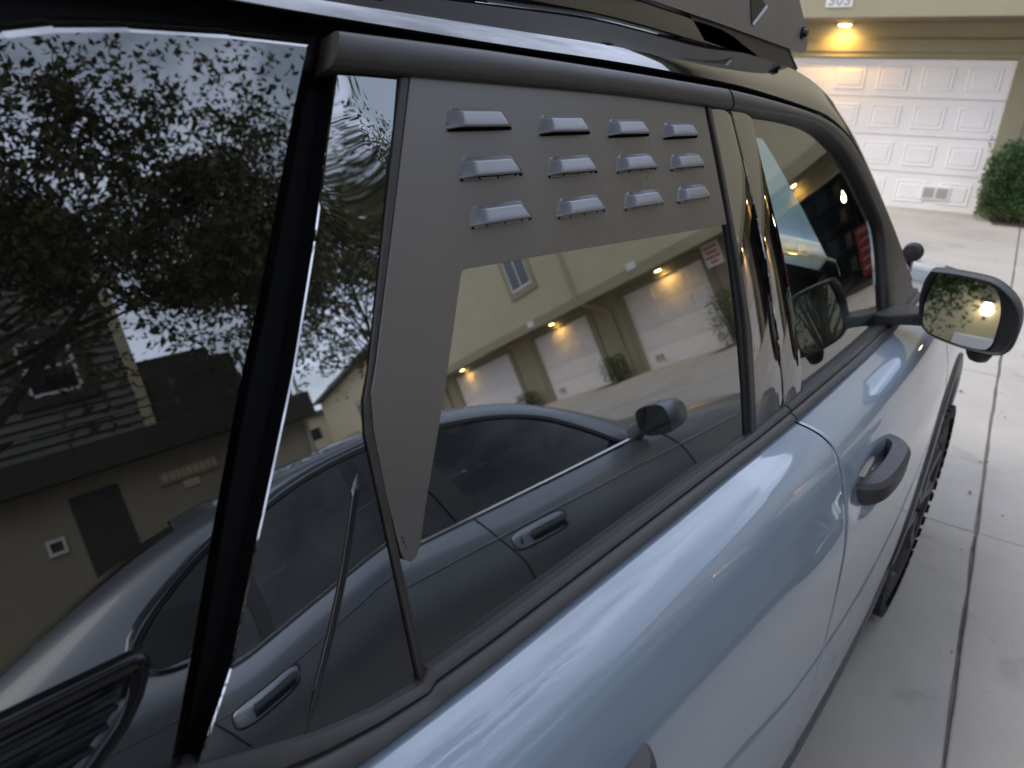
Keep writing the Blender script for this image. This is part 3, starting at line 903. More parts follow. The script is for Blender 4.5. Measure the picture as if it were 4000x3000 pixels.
# glasshouse
def gh_x(z): return .068 + (z - .955) * .40
DLO = [(.545, .965), (.44, 1.065), (.29, 1.175), (.09, 1.252), (-.17, 1.297), (-.46, 1.312), (-.75, 1.300), (-.98, 1.245), (-1.16, 1.150), (-1.272, 1.055), (-1.262, .995)]
OUT = [(.72, .958), (.555, 1.070), (.37, 1.190), (.15, 1.288), (-.17, 1.340), (-.46, 1.357), (-.80, 1.352), (-1.10, 1.305), (-1.36, 1.215), (-1.62, 1.100), (-1.84, 1.000)]
di = resample([(a, b, 0) for a, b in DLO], 60); do = resample([(a, b, 0) for a, b in OUT], 60)
def gpts(L, mir, dx=0.0): return [((gh_x(p.y) + dx) if not mir else SW - gh_x(p.y) - dx, p.x, p.y) for p in L]
for mir in (False, True):
    mb = MB()
    rows = []
    for t in (0, .12, .35, .6, .85, 1.0):
        rows.append([((gh_x(lerp(a.y, b.y, t)) + .035 * t ** 3 - .004 * math.sin(math.pi * t)) if not mir else SW - (gh_x(lerp(a.y, b.y, t)) + .035 * t ** 3 - .004 * math.sin(math.pi * t)), lerp(a.x, b.x, t), lerp(a.y, b.y, t)) for a, b in zip(di, do)])
    mb.grid(rows, flip=mir)
    # rear quarter below the glass end
    mb.build('pillar_panel', 'silver', sed, smooth=True, angle=50)
    # rear triangle between glass end, belt and deck
    mb = MB()
    poly = [(-1.262, .995), (-1.20, .955), (-1.55, .985), (-1.86, 1.0)]
    pp = [(gh_x(z) - .002 + (.0 if i < 2 else .035) if not mir else SW - gh_x(z) + .002 - (.0 if i < 2 else .035), u, z) for i, (u, z) in enumerate(poly)]
    mb.add(pp, [(0, 3, 2, 1)])
    mb.build('quarter_panel', 'silver', sed)
    # side glass
    mb = MB()
    base = [((u), .956) for u in [.56 - 1.80 * i / 59 for i in range(60)]]
    rows = []
    for t in [k / 6 for k in range(7)]:
        rows.append([((gh_x(z) + .012) if not mir else SW - gh_x(z) - .012, u, z) for u, z in [(lerp(a.x, b[0], t), lerp(a.y, b[1], t)) for a, b in zip(di, base)]])
    mb.grid(rows, flip=mir)
    mb.build('side_window', 'sedan_glass', sed, smooth=True)
    # black frame just inside the opening, chrome outside it
    mb = MB()
    cen = Vector((-.35, 1.08, 0))
    rows = [gpts(di, mir, .002), gpts([p + (cen - p).normalized() * .022 for p in di], mir, .004)]
    mb.grid(rows, flip=mir)
    for u0, u1, tilt in ((-.225, -.135, -.15), (-.925, -.885, -.12)):
        c = []
        for z in (.956, 1.06, 1.17, 1.292 if u0 > -.5 else 1.262):
            off = tilt * ((z - .956) / .34) ** 1.3 * .8
            c.append((z, u0 + off, u1 + off))
        mb.grid([[((gh_x(z) + .004) if not mir else SW - gh_x(z) - .004, u, z) for u in (a, b)] for z, a, b in c], flip=not mir)
    mb.build('window_frame', 'seal', sed)
    mb = MB()
    ch = [(.60, .953, 0), (.3, .950, 0), (-.2, .948, 0), (-.7, .949, 0), (-1.10, .955, 0), (-1.235, .972, 0), (-1.285, 1.02, 0), (-1.262, 1.09, 0), (-1.16, 1.165, 0), (-.98, 1.258, 0), (-.75, 1.314, 0), (-.46, 1.326, 0), (-.17, 1.311, 0)]
    pts = gpts(resample(ch, 90), mir, -.006)
    mb.tube(pts, [.0085] * 60 + [.0085 - .0045 * k / 29 for k in range(30)], 6)
    mb.build('chrome_strip', 'chrome', sed, smooth=True)
# roof, windshield, rear glass
def span(i0, i1, crown, name, m, inset=0.0):
    rows = []
    for p in do[i0:i1 + 1]:
        x0 = gh_x(p.y) + .034
        rows.append([(lerp(x0, SW - x0, t), p.x, p.y + crown * (1 - (2 * t - 1) ** 2)) for t in [k / 14 for k in range(15)]])
    mb = MB(); mb.grid(rows, flip=True)
    return mb.build(name, m, sed, smooth=True)
iw, ir = 15, 41
span(iw, ir, .045, 'roof', 'silver')
span(0, iw, .035, 'windshield', 'sedan_glass')
span(ir, 59, .03, 'rear_window', 'pane')
# shut lines
def shut(pts, r=.0035):
    mb = MB()
    pp = resample([(a, b, 0) for a, b in pts], 24)
    mb.tube([(s_x(p.x, p.y) - .0005, p.x, p.y) for p in pp], r, 5)
    return mb
shut([(-.175, .95), (-.13, .86), (-.075, .74), (-.06, .60), (-.06, .30)]).build('door_gap', 'seal', sed)
shut([(.70, .952), (.775, .86), (.80, .76), (.80, .60), (.795, .30)]).build('door_gap', 'seal', sed)
shut([(-1.16, .95), (-1.13, .86), (-1.04, .70), (-.99, .52), (-.98, .30)]).build('door_gap', 'seal', sed)
shut([(-.98, .235), (-.06, .235), (.795, .235)]).build('sill_gap', 'seal', sed)
mb = MB()
mb.tube([(s_x(u, .845) - .001, u, .845 + .012 * math.sin((u + 1) * 1.1)) for u in [-2.0 + 3.6 * i / 60 for i in range(61)]], .0025, 5)
mb.build('swage_line', 'silver', sed, smooth=True)
# handles
for u in (.03, -.955):
    mb = MB()
    f = 1.0
    cup = [(u + .125 * math.cos(t), .815 + .038 * math.sin(t) * (1 if math.sin(t) > 0 else 1)) for t in [2 * math.pi * k / 28 for k in range(28)]]
    def sq(t, e=.5): return math.copysign(abs(t) ** e, t)
    cup = [(u + .12 * sq(math.cos(t)), .815 + .034 * sq(math.sin(t))) for t in [2 * math.pi * k / 32 for k in range(32)]]
    mb.grid([[(s_x(a, b) - .001, a, b) for a, b in cup], [(s_x(a, b) - .006, lerp(u, a, .95), lerp(.815, b, .88)) for a, b in cup]], closed=True)
    k = len(mb.v) - 32
    mb.f.append(tuple(range(k, k + 32)))
    h = mb.build('door_handle', 'silver', sed, smooth=True, angle=50)
    mb = MB()
    mb.tube([(s_x(a, b) - .0022, a, b) for a, b in cup] , .0022, 4); mb.build('handle_gap', 'seal', h)
    mb = MB(); mb.box((s_x(u, .80) - .0088, u - .045, .786), (s_x(u, .80) - .0065, u + .105, .806)); mb.build('handle_recess', 'seal', h)
    mb = MB(); mb.box((s_x(u, .82) - .026, u - .05, .808), (s_x(u, .82) - .006, u + .11, .832)); mb.build('grip', 'silver', h, bevel=.007, seg=2, smooth=True)
    if u > -.5:
        mb = MB(); mb.tube([(s_x(u, .81) - .009, u - .085, .815), (s_x(u, .81) - .0065, u - .09, .815)], .012, 12); mb.build('keyhole', 'seal', h)
# door mirror
for mir in (False, True):
    sx = (lambda x: x) if not mir else (lambda x: SW - x)
    mb = MB()
    rows = []
    for t, sc in ((0.0, .96), (.02, 1.0), (.06, .97), (.10, .82), (.13, .55), (.14, .1)):
        rows.append([(sx(-.085 + .098 * math.copysign(abs(math.cos(a)) ** .6, math.cos(a)) * sc), .60 + t, 1.005 + .062 * math.copysign(abs(math.sin(a)) ** .6, math.sin(a)) * sc) for a in [2 * math.pi * k / 20 for k in range(20)]])
    mb.grid(rows, closed=True, flip=not mir)
    mb.tube([(sx(.02), .63, .985), (sx(.075), .62, .965)], [.03, .035], 8)
    m_ = mb.build('door_mirror', 'silver', sed, smooth=True, angle=50)
    mb = MB()
    ring = [(sx(-.085 + .092 * math.copysign(abs(math.cos(a)) ** .6, math.cos(a))), .603, 1.005 + .056 * math.copysign(abs(math.sin(a)) ** .6, math.sin(a))) for a in [2 * math.pi * k / 20 for k in range(20)]]
    mb.add(ring, [tuple(range(20))]); mb.build('mirror_glass', 'pane', m_)
# wheels
def sedan_wheel(u, x0, sgn, r=.312, w=.205):
    e = part_empty('wheel', sed); e.location = (x0, u, r)
    prof = [(0.0, .215), (0.0, .262), (.012, .296), (.035, .311), (.10, .313), (w - .03, .311), (w, .28), (w, .2)]
    n = 48
    mb = MB()
    mb.grid([[(sgn * px, pr * math.cos(2 * math.pi * k / n), pr * math.sin(2 * math.pi * k / n)) for k in range(n)] for px, pr in prof], closed=True)
    mb.build('tyre', 'rubber', e, smooth=True)
    mb = MB()
    mb.grid([[(sgn * px, pr * math.cos(2 * math.pi * k / n), pr * math.sin(2 * math.pi * k / n)) for k in range(n)] for px, pr in [(.004, .222), (-.002, .212), (.006, .198), (.07, .19), (.11, .18)]], closed=True)
    for k in range(7):
        for dd in (-.12, .12):
            a = 2 * math.pi * k / 7
            p0 = Vector((sgn * .012, .045 * math.cos(a + dd), .045 * math.sin(a + dd)))
            p1 = Vector((sgn * .006, .200 * math.cos(a + dd * 1.2), .200 * math.sin(a + dd * 1.2)))
            mb.tube([p0, p0.lerp(p1, .5) + Vector((sgn * .004, 0, 0)), p1], [.018, .013, .014], 6)
    mb.tube([(sgn * .02, 0, 0), (sgn * -.002, 0, 0)], [.055, .045], 16)
    mb.build('rim', 'rim', e, smooth=True)
    mb = MB()
    mb.add([(sgn * .10, .19 * math.cos(2 * math.pi * k / 24), .19 * math.sin(2 * math.pi * k / 24)) for k in range(24)], [tuple(range(24))])
    mb.build('brake_disc', 'steel', e)
for u in (FA, RA):
    sedan_wheel(u, s_plan(u) + .022, 1)
    sedan_wheel(u, SW - s_plan(u) - .022, -1)
# underbody, arch liners and cabin
mb = MB(); mb.box((.10, -2.35, .16), (SW - .10, 2.0, .22)); mb.box((.12, -2.3, .22), (SW - .12, 1.95, .50))
mb.build('underbody', 'shell', sed)
mb = MB(); mb.box((.14, -1.3, .50), (SW - .14, .55, .62)); mb.box((.16, .50, .62), (SW - .16, .75, .96)); mb.build('cabin_floor', 'interior', sed)
mb = MB(); mb.box((.14, -1.7, .5), (SW - .14, -1.28, 1.0)); mb.build('rear_shelf', 'interior', sed)
for x in (.48, 1.26):
    for u in (-.28, -.86):
        mb = MB()
        mb.box((x - .23, u - .02, .5), (x + .23, u + .5, .72)) if u > -.6 else None
        rows = [[(x + w * cx_, u - .10 - .30 * t + dy, (.62 + (.52 if u > -.6 else .38) * t)) for cx_, dy in ((-1, .05), (-.8, 0.10), (0, .08), (.8, .10), (1, .05), (1, -.06), (0, -.09), (-1, -.06))] for t, w in ((0, .24), (.4, .25), (.8, .23), (1, .17))]
        mb.grid(rows, closed=True)
        k = len(mb.v) - 8; mb.f.append(tuple(range(k, k + 8)))
        st = mb.build('seat', 'cream' if u > -.6 else 'interior', sed, smooth=True)
        dz = 0 if u > -.6 else -.13
        mb = MB(); mb.box((x - .12, u - .45, 1.14 + dz), (x + .12, u - .36, 1.27 + dz)); mb.build('headrest', 'interior', st, bevel=.03, seg=2, smooth=True)
mb = MB()
c = Vector((.48, .32, .93))
ring = [c + Vector((.18 * math.cos(t), .07 * math.sin(t), .17 * math.sin(t))) for t in [2 * math.pi * k / 28 for k in range(29)]]
mb.tube(ring, .014, 6, cap=False)
mb.tube([c, c + Vector((0, .18, -.06))], .03, 8); mb.tube([c + Vector((-.17, 0, 0)), c + Vector((.17, 0, 0))], .02, 6)
mb.build('steering_wheel', 'interior', sed, smooth=True)
mb = MB(); mb.box((.80, .12, 1.20), (.96, .15, 1.26)); mb.tube([(.88, .14, 1.25), (.88, .22, 1.33)], .012, 6); mb.build('rear_view_mirror', 'interior', sed)
for x in (.30, SW - .30):
    mb = MB(); mb.box((x - .19, 2.03 - .10, .56), (x + .19, 2.115, .67)); mb.build('headlight', 'lens', sed, bevel=.02, seg=2, smooth=True)
    mb = MB(); mb.box((x - .19, -2.50, .66), (x + .19, -2.40, .82)); mb.build('tail_light', 'red_lens', sed, bevel=.02, seg=2, smooth=True)
# ------------------------------------------------------------------ blue SUV
SL = Vector((-1.18, 1.1, 0))
suv = empty('blue_suv', SL, 0, 'glossy blue grey SUV with louvred vent panel in its rear window and black roof', 'suv')
TT = math.tan(0.2835); CT, SNT = math.cos(0.2835), math.sin(0.2835)
def dxp(y):
    if y <= .9: return 0.0 if y > -.2 else -.06 * (y + .2) ** 2
    if y < 2.0: return -.052 * (y - .9) ** 2
    return -.052 * 1.21 - .1144 * (y - 2.0) - (.10 * (y - 2.75) ** 2 if y > 2.75 else 0)
def gp(y, z, o=0.0):
    return (-.36 - TT * (z - 1.12) + dxp(y) + o * CT, y, z + o * SNT)
def xc(y): return -1.175 - .055 * (y - 1.0)
def mirror_mb(mb):
    r = MB(); r.v = [(2 * xc(v[1]) - v[0], v[1], v[2]) for v in mb.v]; r.f = [f[::-1] for f in mb.f]; return r
def sp(mb, name, m, parent=None, mirror=False, **k):
    o = mb.build(name, m, parent or suv, origin=SL, **k)
    if mirror: mirror_mb(mb).build(name, m, parent or suv, origin=SL, **k)
    return o
def plate_mb(outline, of, ob, b=.0015, cuts=(), grid_z=(), relief=None):
    """panel lying on the side of the car: chamfered front face and rim"""
    bm = bmesh.new()
    vs = [bm.verts.new((0, y, z)) for y, z in outline]
    f = bm.faces.new(vs); f.normal_update()
    if f.normal.x < 0: f.normal_flip()
    if b:
        bmesh.ops.inset_region(bm, faces=[f], thickness=b, use_even_offset=True, use_boundary=True)
    for c in cuts:
        bmesh.ops.bisect_plane(bm, geom=bm.verts[:] + bm.edges[:] + bm.faces[:], plane_co=(0, c, 0), plane_no=(0, 1, 0))
    for c in grid_z:
        bmesh.ops.bisect_plane(bm, geom=bm.verts[:] + bm.edges[:] + bm.faces[:], plane_co=(0, 0, c), plane_no=(0, 0, 1))
    bm.verts.index_update()
    be = [e for e in bm.edges if len(e.link_faces) == 1]
    bset = set(v.index for e in be for v in e.verts)
    mb = MB()
    mb.v = [gp(v.co.y, v.co.z, of - (b * .8 if v.index in bset else 0) + (relief(v.co.y, v.co.z) if relief else 0)) for v in bm.verts]
    mb.f = [tuple(v.index for v in q.verts) for q in bm.faces]
    back = {}
    for i in bset:
        v = bm.verts[i] if False else None
    bm.verts.ensure_lookup_table()
    for i in sorted(bset):
        back[i] = len(mb.v); c = bm.verts[i].co; mb.v.append(gp(c.y, c.z, ob))
    for e in be:
        l = e.link_loops[0]; a, c = l.vert.index, l.link_loop_next.vert.index
        mb.f.append((c, a, back[a], back[c]))
    bm.free()
    return mb
def sm(pts, n):                                # smoothed outline run
    return [(p.x, p.y) for p in resample([(a, b, 0) for a, b in pts], n)]

# ---- body side profile (x, z), outermost at the lower door
PROF = [(-.347, 1.0945), (-.332, 1.0915), (-.314, 1.0885), (-.296, 1.0825), (-.277, 1.0705), (-.262, 1.0520), (-.2525, 1.0315), (-.2487, 1.0235), (-.2470, 1.0195),
        (-.2385, .9950), (-.2285, .9620), (-.2195, .915), (-.2145, .85), (-.2110, .76), (-.2095, .67), (-.2110, .58), (-.2165, .49), (-.2240, .425), (-.238, .410)]
PR = [(p.x, p.y) for p in resample([(a, b, 0) for a, b in PROF], 74)]
ZL = [(-1.2, 1.10), (.05, 1.094), (.2258, 1.0907), (.353, 1.089), (.692, 1.0946), (.851, 1.0994), (1.065, 1.1014), (1.3525, 1.1070), (1.78, 1.107), (2.3, 1.106), (2.6, 1.094), (3.0, 1.045), (3.3, .985)]
ZU = [(-1.2, 1.17), (.0, 1.172), (.085, 1.168), (.116, 1.158), (.146, 1.147), (.197, 1.1285), (.245, 1.117), (.2943, 1.111), (.2995, 1.1185), (.375, 1.1177), (.696, 1.1229), (.932, 1.1246), (1.154, 1.1313), (1.66, 1.1330), (2.2, 1.130)]
HANDLES = [(1.262, .972), (.39, .930)]
def side_pt(y, k):
    x, z = PR[k]
    z2 = z + (interp(ZL, y) - 1.089) * smooth01((z - .99) / .09)
    x2 = x + dxp(y)
    for hy, hz in HANDLES:
        r2 = ((y - hy + .025) / .145) ** 2 + ((z2 - hz) / .050) ** 2
        if r2 < 1: x2 -= .012 * (1 - r2) ** 1.5 * 1.3
    return Vector((x2, y, z2))
FSH = [(.40, 1.085), (.55, 1.066), (.69, 1.064), (.79, 1.068), (.905, 1.074), (.965, 1.080), (.99, 1.084), (1.045, 1.087), (1.071, 1.085), (1.09, 1.078), (1.11, 1.066)]
RSH = [(.34, .27), (.5, .255), (.65, .20), (.75, .12), (.85, .03), (.95, -.02), (1.11, -.02)]
DSH = [(.34, 1.845), (.41, 1.852), (.5, 1.870), (.6, 1.905), (.7, 1.958), (.78, 2.01), (.84, 2.045), (.95, 2.06), (1.11, 2.08)]
def skin(y0f, y1f, ny, zlow=None, name='', parent=None, m='paint'):
    cols = []
    for i in range(ny + 1):
        t = i / ny
        col = []
        for k in range(len(PR)):
            z = PR[k][1]
            y = lerp(y0f(z), y1f(z), t)
            col.append((y, k))
        cols.append(col)
    rows = []
    first, last = [], []
    def P(y, k): return side_pt(y, k)
    for i, col in enumerate(cols):
        row = [P(y, k) for y, k in col]
        if i == 0:
            rows.append([p + Vector((-.016, .004, 0)) for p in row]); rows.append([p + Vector((-.0025, .0005, 0)) for p in row])
            row = [P(y + .003, k) for y, k in col]
        if i == ny:
            row2 = [P(y - .003, k) for y, k in col]
            rows.append(row2)
            rows.append([P(y, k) + Vector((-.0025, -.0005, 0)) for y, k in col]); rows.append([P(y, k) + Vector((-.016, -.004, 0)) for y, k in col])
            continue
        rows.append(row)
    mb = MB(); mb.grid(rows)
    return mb
rd_mb = skin(lambda z: interp(RSH, z), lambda z: interp(FSH, z) - .0025, 120)
rear_door = sp(rd_mb, 'rear_door', 'paint', mirror=True, smooth=True, angle=50)
fd_mb = skin(lambda z: interp(FSH, z) + .0025, lambda z: interp(DSH, z) - .003, 110)
front_door = sp(fd_mb, 'front_door', 'paint', mirror=True, smooth=True, angle=50)
# fender and rear quarter with wheel arches
WF, WR = 2.36, -.31
def arch_grid(y0f, y1f, c, r, ny):
    rows = []
    for i in range(ny + 1):
        row = []
        for k in range(len(PR)):
            z = PR[k][1]; y = lerp(y0f(z), y1f(z), i / ny)
            p = side_pt(y, k)
            d = abs(p.y - c)
            if d < r:
                za = .37 + math.sqrt(r * r - d * d)
                if p.z < za:
                    t = 0
                    p = Vector((p.x - .015, p.y, za + .0 * t))
            row.append(p)
        rows.append(row)
    mb = MB(); mb.grid(rows); return mb
fen = arch_grid(lambda z: interp(DSH, z) + .003, lambda z: 3.20 - .12 * max(0, .7 - z), WF, .49, 90)
fender = sp(fen, 'front_fender', 'paint', mirror=True, smooth=True, angle=50)
qp = arch_grid(lambda z: -1.22, lambda z: interp(RSH, z) - .005, WR, .49, 80)
sp(qp, 'rear_quarter_panel', 'paint', mirror=True, smooth=True, angle=50)
for c in (WF, WR):
    rows = []
    for r, off in ((.455, -.05), (.458, -.002), (.466, .006), (.500, .010), (.527, .006), (.532, -.006)):
        row = []
        for i in range(41):
            a = math.pi * (.03 + .94 * i / 40)
            y, z = c + r * math.cos(a), .37 + r * math.sin(a)
            x = interp([(b, a_) for a_, b in sorted(PROF, key=lambda q: q[1])], z) + dxp(y)
            row.append((x + off, y, z))
        rows.append(row)
    mb = MB(); mb.grid(rows)
    sp(mb, 'wheel_arch_trim', 'plastic', mirror=True, smooth=True, angle=60)
for c in (WF, WR):
    mb = MB()
    mb.grid([[(x + dxp(c), c + .50 * math.cos(a), .37 + .50 * math.sin(a)) for x in (-.26, -.45, -.70)] for a in [math.pi * (-.08 + 1.16 * i / 30) for i in range(31)]])
    mb.grid([[(-.70 + dxp(c), c + r * math.cos(a), .37 + r * math.sin(a)) for r in (.02, .25, .50)] for a in [math.pi * (-.08 + 1.16 * i / 30) for i in range(31)]])
    sp(mb, 'wheel_well', 'shell', mirror=True)
# rocker
mb = MB()
rows = []
for i in range(40):
    y = lerp(.24, 1.85, i / 39)
    rows.append([(a + dxp(y), y, z) for a, z in ((-.226, .446), (-.2165, .441), (-.2165, .412), (-.226, .396), (-.26, .384), (-.55, .378))])
mb.grid(rows)
sp(mb, 'rocker_trim', 'plastic', mirror=True, smooth=True, angle=40)
# inner dark shell behind the gaps
RBOT = [(-1.1, 1.610), (-.6, 1.620), (-.2, 1.628), (.10, 1.633), (.218, 1.6335), (.30, 1.6300), (.4129, 1.6258), (.5498, 1.6213), (.7521, 1.6159), (.9951, 1.6042), (1.1346, 1.5930), (1.3089, 1.5755), (1.4251, 1.5590), (1.5609, 1.5180), (1.70, 1.4370), (1.90, 1.305), (2.12, 1.150)]
mb = MB()
def shell(y0, y1, z0, z1, o, ny=12):
    mb.grid([[gp(lerp(y0, y1, i / ny), lerp(z0, z1, k / 4), o) for k in range(5)] for i in range(ny + 1)])
mb.grid([[gp(lerp(-1.1, .293 + max(0, z - 1.335) * .40, i / 14), z, -.022) for z in (1.06, 1.2, 1.335, 1.42, 1.50, 1.58, 1.66)] for i in range(15)])
mb.grid([[gp(y, lerp(interp(RBOT, y) - .045, interp(RBOT, y) + .006, k / 3), -.022) for k in range(4)] for y in [.29 + 1.15 * i / 30 for i in range(31)]]); shell(.935, 1.10, 1.06, 1.60, -.02)
mb.grid([[(PR[k][0] + dxp(y) - .03, y, PR[k][1]) for k in range(0, len(PR), 6)] for y in [.28 + 1.55 * i / 40 for i in range(41)]])
sp(mb, 'inner_shell', 'shell', mirror=True)

# ---- belt moulding, split at the door gap
def moulding(y0, y1, n):
    rows = []
    O = [(-.02, -.012), (0, .002), (.02, .010), (.16, .0135), (.30, .0150), (.36, .0105), (.40, .0100), (.46, .0165), (.62, .0215), (.80, .0235), (.93, .0215), (.99, .0155), (1.0, .004)]
    for i in range(n + 1):
        y = lerp(y0, y1, i / n)
        zu, zl = interp(ZU, y), interp(ZL, y)
        row = [gp(y, lerp(zu, zl, t), o) for t, o in O]
        if i in (0, n):
            row2 = [gp(y, lerp(zu, zl, t), -.012) for t, o in O]
            rows.append(row2) if i == 0 else None
            rows.append(row)
            if i == n: rows.append(row2)
        else: rows.append(row)
    mb = MB(); mb.grid(rows, flip=False); return mb
sp(moulding(-.95, -.028, 20), 'belt_moulding', 'moulding', mirror=True, smooth=True, angle=35)
sp(moulding(-.024, 1.066, 130), 'belt_moulding', 'moulding', rear_door, smooth=True, angle=35)
sp(moulding(1.071, 2.12, 60), 'belt_moulding', 'moulding', front_door, smooth=True, angle=35)

# ---- upper door frame rails
RT = [(.3426, 1.6159), (.4297, 1.6143), (.5337, 1.6119), (.7303, 1.6045), (.966, 1.5941)]
RB = [(.33, 1.5904), (.4026, 1.5885), (.5268, 1.5858), (.7243, 1.5805), (.974, 1.5685)]
FT = [(.972, 1.5938), (1.1025, 1.5835), (1.2703, 1.5672), (1.3812, 1.551), (1.4713, 1.5288), (1.5499, 1.496), (1.6834, 1.4199), (1.8174, 1.3326), (1.9473, 1.2418), (2.075, 1.137)]
FB = [(.980, 1.5682), (1.0394, 1.5645), (1.1571, 1.5588), (1.2659, 1.5504), (1.3429, 1.5386), (1.4095, 1.5193), (1.4814, 1.4901), (1.5592, 1.4463), (1.6455, 1.3886), (1.7169, 1.3337), (1.7380, 1.2709), (1.735, 1.136)]
def rail(top, bot, n):
    a, b = sm(top, n), sm(bot, n)
    rows = []
    O = [(-.04, -.012), (-.02, .006), (0.0, .0105), (.07, .0140), (.22, .0160), (.5, .0168), (.8, .0158), (.94, .0130), (1.0, .009), (1.02, -.012)]
    for i in range(n):
        rows.append([gp(lerp(b[i][0], a[i][0], t), lerp(b[i][1], a[i][1], t), o) for t, o in O])
    rows.insert(0, [gp(lerp(b[0][0], a[0][0], t) , lerp(b[0][1], a[0][1], t), -.012) for t, o in O])
    rows.append([gp(lerp(b[-1][0], a[-1][0], t) , lerp(b[-1][1], a[-1][1], t), -.012) for t, o in O])
    mb = MB(); mb.grid(rows, flip=True); return mb
sp(rail(RT, RB, 40), 'window_frame_rail', 'satin', rear_door, smooth=True, angle=45)
sp(rail(FT, FB, 70), 'window_frame_rail', 'satin', front_door, mirror=False, smooth=True, angle=45)
mirror_mb(rail(FT, FB, 70)).build('window_frame_rail', 'satin', suv, origin=SL, smooth=True, angle=45)

# ---- rear door glass, pillars and trims
LEFT = [(.402, 1.588), (.3560, 1.480), (.3138, 1.3724), (.3048, 1.3531), (.3000, 1.3235), (.2990, 1.25), (.2985, 1.17), (.2985, 1.100)]
gl = [(.41, 1.588), (.3138, 1.3724), (.3007, 1.3235), (.2995, 1.11), (.6, 1.112), (.94, 1.114), (.951, 1.2775), (.948, 1.3641), (.9400, 1.4477), (.915, 1.575)]
rw_mb = plate_mb(gl, 0.0, -.004, 0)
sp(rw_mb, 'window_glass', 'glass_rear', rear_door)
cp = [(.3405, 1.5887), (.3990, 1.5878), (.3540, 1.480), (.3085, 1.3700), (.2980, 1.3500), (.2925, 1.3237), (.2930, 1.22), (.2935, 1.10), (.24, 1.105), (.1991, 1.116), (.1475, 1.134), (.1080, 1.150), (.1512, 1.2074), (.1960, 1.290), (.2471, 1.3845), (.2870, 1.468), (.319, 1.541)]
def pillar_relief(y, z):
    u = max(-.075, min(.075, y - (.235 + max(0, z - 1.33) * .45)))
    t = max(-.13, min(.13, z - 1.215))
    w = t * (1 - (t / .13) ** 2 / 3)
    o = .34 * u * w
    o -= .0012 * smooth01((z - 1.52) / .07) ** 2
    o += .0006 * math.sin(y * 55 + z * 20) * smooth01((z - 1.45) / .1)
    return o
sp(plate_mb(cp, .003, -.02, .0012, cuts=[.10 + .0125 * i for i in range(25)], grid_z=[1.11 + .0125 * i for i in range(39)], relief=pillar_relief), 'pillar_trim', 'gloss_black2', rear_door, smooth=True, angle=28)
# slim satin strip between the pillar trim and the glass
st = [(.3995, 1.5878), (.4085, 1.5876), (.3625, 1.480), (.3150, 1.3732), (.3055, 1.3531), (.3005, 1.3245), (.3000, 1.22), (.3005, 1.106), (.2945, 1.106), (.2938, 1.22), (.2935, 1.3245), (.299, 1.3500), (.3090, 1.3705), (.3545, 1.480)]
sp(plate_mb(st, .0065, -.006, .001), 'glass_run_strip', 'satin', rear_door)
# tapering rib pressed into the pillar trim
mb = MB()
ribp = [(.2800, 1.2975), (.2640, 1.2610), (.2476, 1.2268), (.2300, 1.1960), (.2139, 1.1706), (.1876, 1.1308)]
rp = resample([(a, b, 0) for a, b in ribp], 30)
rows = []
for i, q in enumerate(rp):
    w = .0042 * min(1, i / 2 + .15, (29 - i) / 5 + .1)
    rows.append([gp(q.x + w * c * .9, q.y - w * c * .45, .003 + pillar_relief(q.x, q.y) + w * .55 * h) for c, h in ((-1, -.2), (-.75, .45), (-.3, .95), (.3, .95), (.75, .45), (1, -.2))])
mb.grid(rows)
sp(mb, 'pillar_rib', 'gloss_black', rear_door, smooth=True, angle=60)
# seal and strip in front of the glass, then the two gloss pillar covers
LS = [(.9085, 1.5712), (.921, 1.5136), (.9384, 1.4205), (.9425, 1.3641), (.9445, 1.2775), (.9380, 1.19), (.9270, 1.108)]
RS1 = [(.9160, 1.5710), (.9300, 1.5100), (.9440, 1.4205), (.9530, 1.3500), (.9580, 1.2740), (.9500, 1.19), (.9380, 1.108)]
RS2 = [(.9260, 1.5705), (.9415, 1.4972), (.9560, 1.4105), (.9690, 1.3300), (.9750, 1.2648), (.9680, 1.19), (.9550, 1.108)]
sp(plate_mb(LS + RS1[::-1], .003, -.01, .001), 'glass_seal', 'seal', rear_door)
sp(plate_mb(RS1 + RS2[::-1], .0075, -.01, .0015), 'glass_run_strip', 'satin', rear_door)
G1 = [(.9845, 1.5683), (1.0100, 1.4950), (1.0360, 1.4150), (1.0560, 1.3300), (1.0680, 1.2300), (1.0690, 1.17), (1.0600, 1.108)]
def by_z(P, z): return interp(sorted([(b_, a_) for a_, b_ in P]), z)
def crown_relief(PL, PR_, h):
    def f(y, z):
        a_, b_ = by_z(PL, z), by_z(PR_, z)
        t = max(0, min(1, (y - a_) / (b_ - a_)))
        return h * (1 - (2 * t - 1) ** 2)
    return f
PC = [.925 + .006 * i for i in range(40)]; PZ = [1.12 + .02 * i for i in range(23)]
sp(plate_mb(RS2 + G1[::-1], .0045, -.01, .0015, cuts=PC, grid_z=PZ, relief=crown_relief(RS2, G1, .0022)), 'pillar_trim', 'gloss_black2', rear_door, smooth=True, angle=28)
G2 = [(a + .005, b) for a, b in G1]
B2 = [(1.0530, 1.5640), (1.0850, 1.4680), (1.1150, 1.3900), (1.1350, 1.3200), (1.1500, 1.2400), (1.1565, 1.18), (1.1550, 1.108)]
sp(plate_mb(G2 + B2[::-1], .0045, -.01, .0015, cuts=PC, grid_z=PZ, relief=crown_relief(G2, B2, .0022)), 'pillar_trim', 'gloss_black2', front_door, smooth=True, angle=28)
